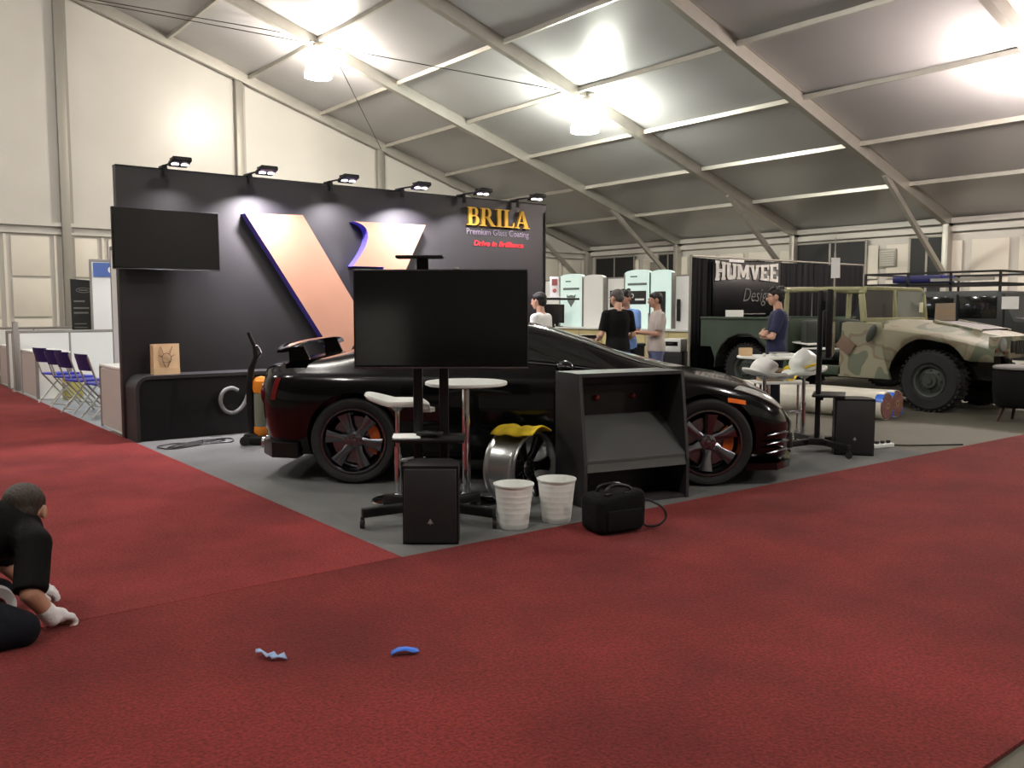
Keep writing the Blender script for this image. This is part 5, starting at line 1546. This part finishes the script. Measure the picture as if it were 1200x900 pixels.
# ================================================================ wrapped carpet rolls
def roll(loc, rz, label, L, r, seed):
    t = thing('carpet_roll', label, 'carpet roll', loc, rz, 'wrapped carpet rolls on the floor')
    mb = MB(); rings = []
    n = 36
    for k in range(15):
        y = L * k / 14
        rr = r * (1 + .012 * math.sin(5 * k + seed))
        rings.append([V((rr * math.cos(2 * math.pi * i / n) * (1 + .01 * math.sin(3 * i + k)), y, r + rr * math.sin(2 * math.pi * i / n))) for i in range(n)])
    mb.loft(rings, caps=False); o = mb.build('wrap', 'wrap_white', t, 60); md = o.modifiers.new('t', 'SOLIDIFY'); md.thickness = .006; md.offset = -1
    mb = MB()
    sp = []
    for k in range(120):
        a = k * .42; rr = .04 + (r - .055) * k / 119
        sp.append((rr, a))
    for a, b in zip(sp[:-1], sp[1:]):
        vs = []
        for rr, an in (a, b):
            for dr in (-.0085, .0085):
                for y in (-.012, .1): vs.append(((rr + dr) * math.cos(an), y, r + (rr + dr) * math.sin(an)))
        mb.add(vs, [(0, 2, 6, 4), (0, 4, 5, 1), (2, 3, 7, 6)])
    mb.cyl((0, .01, r), (0, .1, r), r - .012, r - .012, 36)
    mb.build('carpet_end', 'red_roll', t)
    mb = MB(); mb.lathe([(.028, 0), (.042, 0), (.042, L), (.028, L), (.028, 0)], 20, M.Translation((0, -.016, r)) @ M.Rotation(R(-90), 4, 'X')); mb.build('core_tube', 'cardboard', t)
    mb = MB()
    for a in (R(200), R(20)):
        mb.lathe([(r + .004, -.02), (r + .006, .07), (r + .002, .09)], 6, M.Translation((0, 0, r)) @ M.Rotation(R(-90), 4, 'X'), 0, a, a + R(38))
    o = mb.build('tape_patch', 'blue_tape', t, 60)
    return t
roll((10.57, 5.90, 0), R(4), 'white-wrapped roll of red carpet in front of the camouflage truck, nearer the loudspeaker', 2.5, .175, 1)
roll((10.95, 5.98, 0), R(3), 'white-wrapped roll of red carpet lying against the camouflage truck side', 2.5, .175, 2)

# ================================================================ side table at the picture's edge
t = thing('tub_chair', 'black padded tub chair on dark wooden legs beside the camouflage truck nose', 'chair', (11.72, 4.78, 0), R(20)); t.scale = (1, 1, .93)
mb = MB(); mb.lathe([(0, .2), (.27, .2), (.31, .24), (.33, .42), (.33, .68), (.30, .71), (.0, .71)], 36); mb.build('padded_body', 'black_fabric', t, 50)
mb = MB(); mb.lathe([(0, .70), (.30, .70), (.335, .715), (.335, .74), (.31, .755), (0, .76)], 36); mb.build('top_cushion', 'alu_dull_fabric', t, 50)
for k in range(4):
    a = k * math.pi / 2 + .4
    mb = MB(); mb.cyl((.2 * math.cos(a), .2 * math.sin(a), .22), (.27 * math.cos(a), .27 * math.sin(a), 0), .024, .016, 12); mb.build('leg', 'dark_wood', t)
t = thing('red_case', 'dark red soft case hanging on a low rack beside the black tub chair', 'case', (12.95, 4.75, .30), R(15))
mb = MB(); mb.box((0, 0, .16), (.34, .2, .26), 0, .05); mb.build('body', 'red_pouch', t)
mb = MB(); mb.tube(smooth_path([(-.1, 0, .29), (-.08, 0, .34), (.08, 0, .34), (.1, 0, .29)], 4), .01, 6); mb.build('handle', 'black_satin', t)
t = thing('low_stool', 'low dark wooden stool carrying the dark red case', 'stool', (12.95, 4.75, 0), R(15))
mb = MB(); mb.box((0, 0, .31), (.46, .34, .035), 0, .008); mb.build('seat', 'dark_wood', t)
for sx in (-1, 1):
    for sy in (-1, 1):
        mb = MB(); mb.bar((sx * .19, sy * .13, .30), (sx * .20, sy * .14, 0), .03, .03); mb.build('leg', 'dark_wood', t)

# ================================================================ white display counters and arched panels
def pod(y, w, h, label, prints):
    t = thing('arched_panel', label, 'display panel', (13.55, y, 1.0), R(-90), None)
    mb = MB(); pts = [(-w / 2, 0), (w / 2, 0), (w / 2, h - .07)]
    pts += [(w / 2 * math.cos(R(a)), h - .07 + .07 * math.sin(R(a))) for a in range(15, 180, 15)] + [(-w / 2, h - .07)]
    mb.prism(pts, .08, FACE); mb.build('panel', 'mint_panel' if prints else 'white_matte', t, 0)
    mb = MB()
    for s in (-1, 1): mb.bar((s * w / 2, -.04, 0), (s * w / 2, -.04, h - .07), .03, .1, 0, V((0, 1, 0)))
    mb.build('edge_profile', 'grey_post', t)
    return t
def pprint(t, mbf, m, name):
    mb = MB(); mbf(mb); mb.build(name, m, t, 0)
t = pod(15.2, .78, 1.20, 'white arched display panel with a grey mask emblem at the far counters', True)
pprint(t, lambda mb: mb.box((0, -.084, .86), (.55, .006, .05)), 'grey_print', 'print_bar')
pprint(t, lambda mb: mb.box((-.1, -.084, 1.03), (.18, .006, .03)), 'grey_print', 'print_bar')
pprint(t, lambda mb: mb.prism([(-.16, .14), (-.10, .10), (0, .12), (.10, .10), (.16, .14), (.12, -.02), (.05, -.10), (0, -.16), (-.05, -.10), (-.12, -.02)], .004, M.Translation((0, -.08, .60)) @ FACE), 'grey_print', 'emblem')
t = pod(14.46, .66, 1.16, 'plain white arched display panel beside the masked emblem panel', False)
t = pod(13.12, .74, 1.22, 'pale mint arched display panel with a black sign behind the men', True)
pprint(t, lambda mb: mb.box((0, -.084, .92), (.55, .006, .05)), 'grey_print', 'print_bar')
pprint(t, lambda mb: mb.box((-.1, -.084, 1.08), (.2, .006, .03)), 'grey_print', 'print_bar')
pprint(t, lambda mb: mb.box((.02, -.084, .64), (.48, .006, .28)), 'night_gap', 'sign_plate')
pprint(t, lambda mb: (mb.box((.08, -.089, .60), (.26, .004, .04)), mb.lathe([(.03, 0), (.05, 0), (.05, .004), (.03, .004)], 16, M.Translation((-.14, -.087, .68)) @ FACE)), 'white_paper', 'sign_mark')
t = pod(12.45, .60, 1.20, 'pale mint arched display panel nearest the black curtain wall', True)
pprint(t, lambda mb: mb.box((-.02, -.084, .45), (.30, .006, .62)), 'night_gap', 'dark_poster')
# straight infill panels
for y, w, lab in ((16.1, .95, 'plain white wall panel at the far end of the display row'), (13.8, .58, 'plain white wall panel between the arched panels'), (11.75, .75, 'plain cream wall panel beside the black curtain edge')):
    t = thing('wall_panel', lab, 'display panel', (13.62, y, 1.0), R(-90))
    mb = MB(); mb.box((0, -.03, .53), (w, .06, 1.06)); mb.build('panel', 'white_matte', t)
    mb = MB(); mb.box((0, -.03, 1.07), (w, .07, .03)); mb.build('top_rail', 'grey_post', t)
t = thing('mask_poster', 'small black square poster with white curved mark behind the man in black', 'poster', (13.55, 13.78, 1.45), R(-90))
mb = MB(); mb.box((0, -.003, .17), (.46, .006, .36)); mb.build('sheet', 'night_gap', t)
mb = MB(); mb.tube([(-.13, -.008, .15), (-.11, -.008, .22), (-.05, -.008, .23), (0, -.008, .18), (.05, -.008, .23), (.11, -.008, .22), (.13, -.008, .15)], .02, 6); mb.build('mark', 'white_paper', t)
for y, w, lab in ((15.2, 2.6, 'pale wooden display counter under the arched panels at the wall end'), (12.55, 2.5, 'pale wooden display counter behind the man in grey polo')):
    t = thing('display_counter', lab, 'counter', (13.38, y, 0), R(-90))
    mb = MB(); mb.box((0, 0, .48), (w, .5, .96), 0, .01); mb.build('carcass', 'wood_pale', t)
    mb = MB(); mb.box((0, -.02, .985), (w + .02, .56, .04), 0, .006); mb.build('worktop', 'white_matte', t)
    mb = MB()
    for k in range(1, 4): mb.box((-w / 2 + w * k / 4, -.252, .5), (.012, .006, .9))
    mb.build('door_gap', 'grey_post', t)
t = thing('monitor', 'black square monitor on the pale counter below the mask emblem', 'monitor', (13.2, 15.35, 1.007), R(-90))
mb = MB(); mb.box((0, -.06, .29), (.56, .04, .42), 0, .01); mb.build('casing', 'black_satin', t)
mb = MB(); mb.box((0, -.083, .29), (.52, .004, .38)); mb.build('screen', 'screen', t)
mb = MB(); mb.box((0, -.02, .05), (.08, .04, .1)); mb.box((0, -.03, .006), (.26, .18, .012), 0, .004); mb.build('foot', 'black_satin', t)
t = thing('label_printer', 'white desktop printer on a black stand beside the black curtain', 'printer', (12.35, 11.05, .62), R(-70))
mb = MB(); mb.box((0, 0, .12), (.36, .34, .24), 0, .02); mb.build('housing', 'white_plastic', t)
mb = MB(); mb.box((0, -.172, .15), (.24, .01, .08), 0, .004); mb.build('display', 'black_gloss', t)
t = thing('printer_stand', 'black box stand carrying the white desktop printer', 'stand', (12.35, 11.05, 0), R(-70))
mb = MB(); mb.box((0, 0, .31), (.44, .42, .62), 0, .01); mb.build('body', 'black_satin', t)
mb = MB(); mb.box((0, -.213, .3), (.36, .008, .5)); mb.build('door', 'black_matte', t)
t = thing('floor_bin', 'tall black bin standing between the man in blue and the man in grey polo', 'bin', (10.15, 10.0, 0), R(-40))
mb = MB(); mb.prism([(-.19, -.16), (.19, -.16), (.19, .16), (-.19, .16)], .82); mb.build('body', 'black_satin', t, 0)
mb = MB(); mb.box((0, 0, .84), (.42, .36, .04), 0, .01); mb.build('lid', 'black_matte', t)
t = thing('handset_scanner', 'thin black scanner handset hanging on the cream wall panel', 'scanner', (13.54, 12.02, 1.16), R(-90))
mb = MB(); mb.box((0, -.02, .22), (.07, .04, .44), 0, .01); mb.build('body', 'black_satin', t)
mb = MB(); mb.box((0, -.045, .36), (.05, .012, .1), 0, .004); mb.build('screen', 'black_gloss', t)

# ================================================================ white booths on the left
def low_wall(x0, y0, x1, y1, h, label):
    a, b = V((x0, y0, 0)), V((x1, y1, 0)); L = (b - a).length
    t = thing('partition', label, 'partition', (x0, y0, 0), math.atan2(y1 - y0, x1 - x0))
    mb = MB(); mb.box((L / 2, 0, h / 2), (L, .03, h - .02)); mb.build('panel', 'white_matte', t)
    mb = MB(); mb.box((L / 2, 0, h), (L, .045, .05), 0, .004); mb.build('top_rail', 'grey_post', t)
    k = max(1, round(L / 1.0))
    for i in range(k + 1):
        mb = MB(); mb.cyl((L * i / k, 0, 0), (L * i / k, 0, h + .02), .024, .024, 8); mb.build('upright', 'grey_post', t)
    return t
low_wall(2.5, 17.7, 8.5, 17.7, 1.0, 'low white partition wall behind the blue chairs')
low_wall(2.58, 17.1, 2.58, 17.62, 1.0, 'short white partition return beside the pale counter')
low_wall(2.5, 21.2, 8.5, 21.2, 1.0, 'low white partition wall of the farthest booth row')
t = low_wall(3.93, 17.85, 8.6, 17.85, 2.3, 'tall white partition wall with blue header behind the black wall')
mb = MB(); mb.box((2.34, -.03, 2.13), (4.6, .02, .26)); mb.build('header_board', 'blue_sign', t)
mb = MB(); mb.cyl((.35, -.045, 2.13), (.35, -.05, 2.13), .06, .06, 16); mb.build('header_mark', 'white_paper', t)
t = low_wall(3.22, 11.6, 3.23, 13.4, 2.25, 'tall white partition end just behind the black wall edge')
mb = MB()
for z in (1.55, 1.25, .98): mb.box((.02, .05, z), (.05, .06, .03))
mb.build('shelf_clip', 'night_gap', t)
mb = MB(); mb.lathe([(0, 0), (.04, 0), (.04, .09), (0, .09)], 14, M.Translation((.03, .08, 1.28))); mb.build('hanging_tag', 'lime', t)
t = thing('roll_banner', 'black roll-up banner standing by the white wall behind the low partition', 'banner', (3.93, 18.5, 0), R(6))
mb = MB(); mb.prism([(-.23, .06), (.23, .06), (.20, 1.95), (-.23, 1.97)], .01, FACE); mb.build('sheet', 'banner_black', t, 0)
mb = MB(); mb.box((0, 0, .04), (.52, .18, .08), 0, .02); mb.build('base', 'alu', t)
mb = MB(); mb.tube([(.13 * math.cos(a), -.012, 1.76 + .045 * math.sin(a)) for a in [2 * math.pi * k / 24 for k in range(24)]], .008, 6, True); mb.box((0, -.012, 1.76), (.16, .004, .022))
mb.build('emblem', 'banner_grey', t)
for k, (z, w) in enumerate(((1.55, .2), (1.42, .28), (1.33, .26), (1.12, .22), (1.05, .24), (.98, .2))):
    mb = MB(); mb.box((-.05 + (w - .28) * .4, -.012, z), (w, .004, .03 if k < 3 else .018)); mb.build('print_line', 'banner_grey', t)
# counters
def counter(x, y, w, d, h, label, rz=0):
    t = thing('booth_counter', label, 'counter', (x, y, 0), rz)
    mb = MB(); mb.box((0, 0, (h - .03) / 2), (w - .03, d - .03, h - .03)); mb.build('carcass', 'white_matte', t)
    mb = MB(); mb.box((0, 0, h - .015), (w, d, .03), 0, .004); mb.build('counter_top', 'white_matte', t)
    for sx in (-1, 1):
        for sy in (-1, 1):
            mb = MB(); mb.box((sx * (w / 2 - .02), sy * (d / 2 - .02), (h - .03) / 2), (.042, .042, h - .03)); mb.build('post', 'grey_post', t)
    mb = MB(); mb.box((-w / 2 + .012, 0, h / 2 - .01), (.012, d - .09, h - .08)); mb.build('front_panel', 'counter_grey', t)
    return t
counter(2.80, 10.85, .50, 1.0, .75, 'white booth counter right beside the end of the black wall')
counter(2.78, 15.95, .50, 1.3, .74, 'white booth counter behind the first blue folding chair')
counter(2.80, 18.5, .50, 1.1, .74, 'white booth counter farthest along the carpet edge')
t = thing('corner_post', 'tall grey post at the carpet edge between two white counters', 'post', (2.52, 16.95, 0))
mb = MB(); mb.box((0, 0, .58), (.08, .08, 1.16), 0, .006); mb.build('shaft', 'grey_post', t)
mb = MB(); mb.lathe([(0, 1.16), (.05, 1.16), (.05, 1.18), (0, 1.2)], 16); mb.box((0, 0, .01), (.16, .16, .02), 0, .004); mb.build('cap', 'alu', t)
t = thing('yellow_carton', 'yellow flat carton leaning under the blue folding chairs', 'box', (2.98, 15.0, 0), R(24))
mb = MB(); mb.box((0, 0, .21), (.30, .08, .42), 0, .004); mb.build('carton', 'yellow_card', t)
mb = MB(); mb.box((0, -.042, .32), (.30, .004, .02)); mb.build('tape_strip', 'white_matte', t)
mb = MB(); mb.box((5.4, 14.2, .003), (5.8, 6.8, .006)); 
tag(mb.build('grey_carpet', 'carpet_blue_grey', smooth=0), 'pale blue grey booth carpet under the blue folding chairs', 'carpet')
# folding chairs
def folding_chair(loc, rz, label):
    t = thing('folding_chair', label, 'chair', loc, rz, 'blue folding chairs in the white booth')
    mb = MB(); mb.box((0, .02, .44), (.40, .38, .03), 0, .014, 0, None, 3); mb.build('seat', 'blue_chair', t)
    mb = MB(); rg = []
    for k in range(9):
        x = -.20 + .40 * k / 8; b = .03 * (1 - (2 * k / 8 - 1) ** 2)
        rg.append([V((x, -.24 - b, .62)), V((x, -.225 - b, .62)), V((x, -.275 - b, .83)), V((x, -.29 - b, .83))])
    mb.loft(rg); mb.build('backrest', 'navy_back', t, 40)
    for s in (-1, 1):
        mb = MB(); mb.tube([(s * .205, -.275, .80), (s * .205, -.16, .44), (s * .205, .22, .0)], .012, 8); mb.build('leg', 'alu', t)
        mb = MB(); mb.tube([(s * .18, .15, .44), (s * .18, -.24, .0)], .012, 8); mb.build('leg', 'alu', t)
    mb = MB(); mb.tube([(-.205, .19, .06), (.205, .19, .06)], .009, 8); mb.tube([(-.18, -.2, .06), (.18, -.2, .06)], .009, 8); mb.build('stretcher', 'alu', t)
    return t
f0 = folding_chair((2.72, 14.55, .006), R(-75), 'blue folding chair nearest the pale counter, farthest from the black wall')
dup(f0, (2.74, 13.75, .006), R(-70), 'second blue folding chair from the pale counter, in the carpet-side row')
dup(f0, (2.72, 12.98, .006), R(-78), 'third blue folding chair from the pale counter, before the end chair')
dup(f0, (2.80, 12.2, .006), R(-82), 'blue folding chair half hidden behind the counter beside the black wall')

t = thing('added_strip_light', 'unseen strip light added to brighten the white booth behind the black wall', 'lamp', (5.4, 14.2, 2.5))  # added hidden light, stand and all, to brighten the white booth
mb = MB(); mb.box((0, 0, .04), (1.5, .16, .05), 0, .01); mb.cyl((0, .02, .06), (0, .02, -2.5), .02, .02, 8); mb.cyl((0, .02, -2.48), (0, .02, -2.495), .25, .25, 24); mb.build('housing', 'white_plastic', t)
mb = MB(); mb.cyl((-.7, 0, 0), (.7, 0, 0), .035, .035, 14); mb.build('tube', 'added_strip_tube', t)

t = thing('partition', 'unseen white panel added behind the viewer, mirrored in the floor-stand television', 'partition', (-7.2, -4.55, 0), R(-37.74 + 180))  # added out of view so the floor-stand screen has something bright to reflect
mb = MB(); mb.box((0, 0, .72), (1.15, .05, 1.40), 0, .01); mb.build('panel', 'white_matte', t)
mb = MB(); mb.box((0, 0, .01), (1.2, .4, .02), 0, .004); mb.build('foot', 'grey_post', t)

# ================================================================ camera and light
cam = bpy.data.cameras.new('camera'); co = bpy.data.objects.new('camera', cam); COL.objects.link(co)
cam.sensor_fit = 'HORIZONTAL'; cam.sensor_width = 36.0; cam.lens = 1036.4 / 1200 * 36
cam.clip_start = 0.05; cam.clip_end = 200
co.location = (0, 0, 1.4); co.rotation_euler = (R(90 - 4.84), 0, -R(37.74))
SC.camera = co
w = bpy.data.worlds.new('world'); SC.world = w; w.use_nodes = True
w.node_tree.nodes['Background'].inputs['Color'].default_value = (0.02, 0.02, 0.022, 1)
w.node_tree.nodes['Background'].inputs['Strength'].default_value = 1.0
SC.view_settings.view_transform = 'Standard'
SC.view_settings.look = 'None'
SC.view_settings.gamma = 1.0
SC.view_settings.use_curve_mapping = False
SC.view_settings.exposure = 0.12
SC.cycles.max_bounces = 8
SC.cycles.diffuse_bounces = 4
SC.cycles.glossy_bounces = 4
SC.cycles.transmission_bounces = 4
SC.cycles.sample_clamp_indirect = 8.0
SC.cycles.use_denoising = True
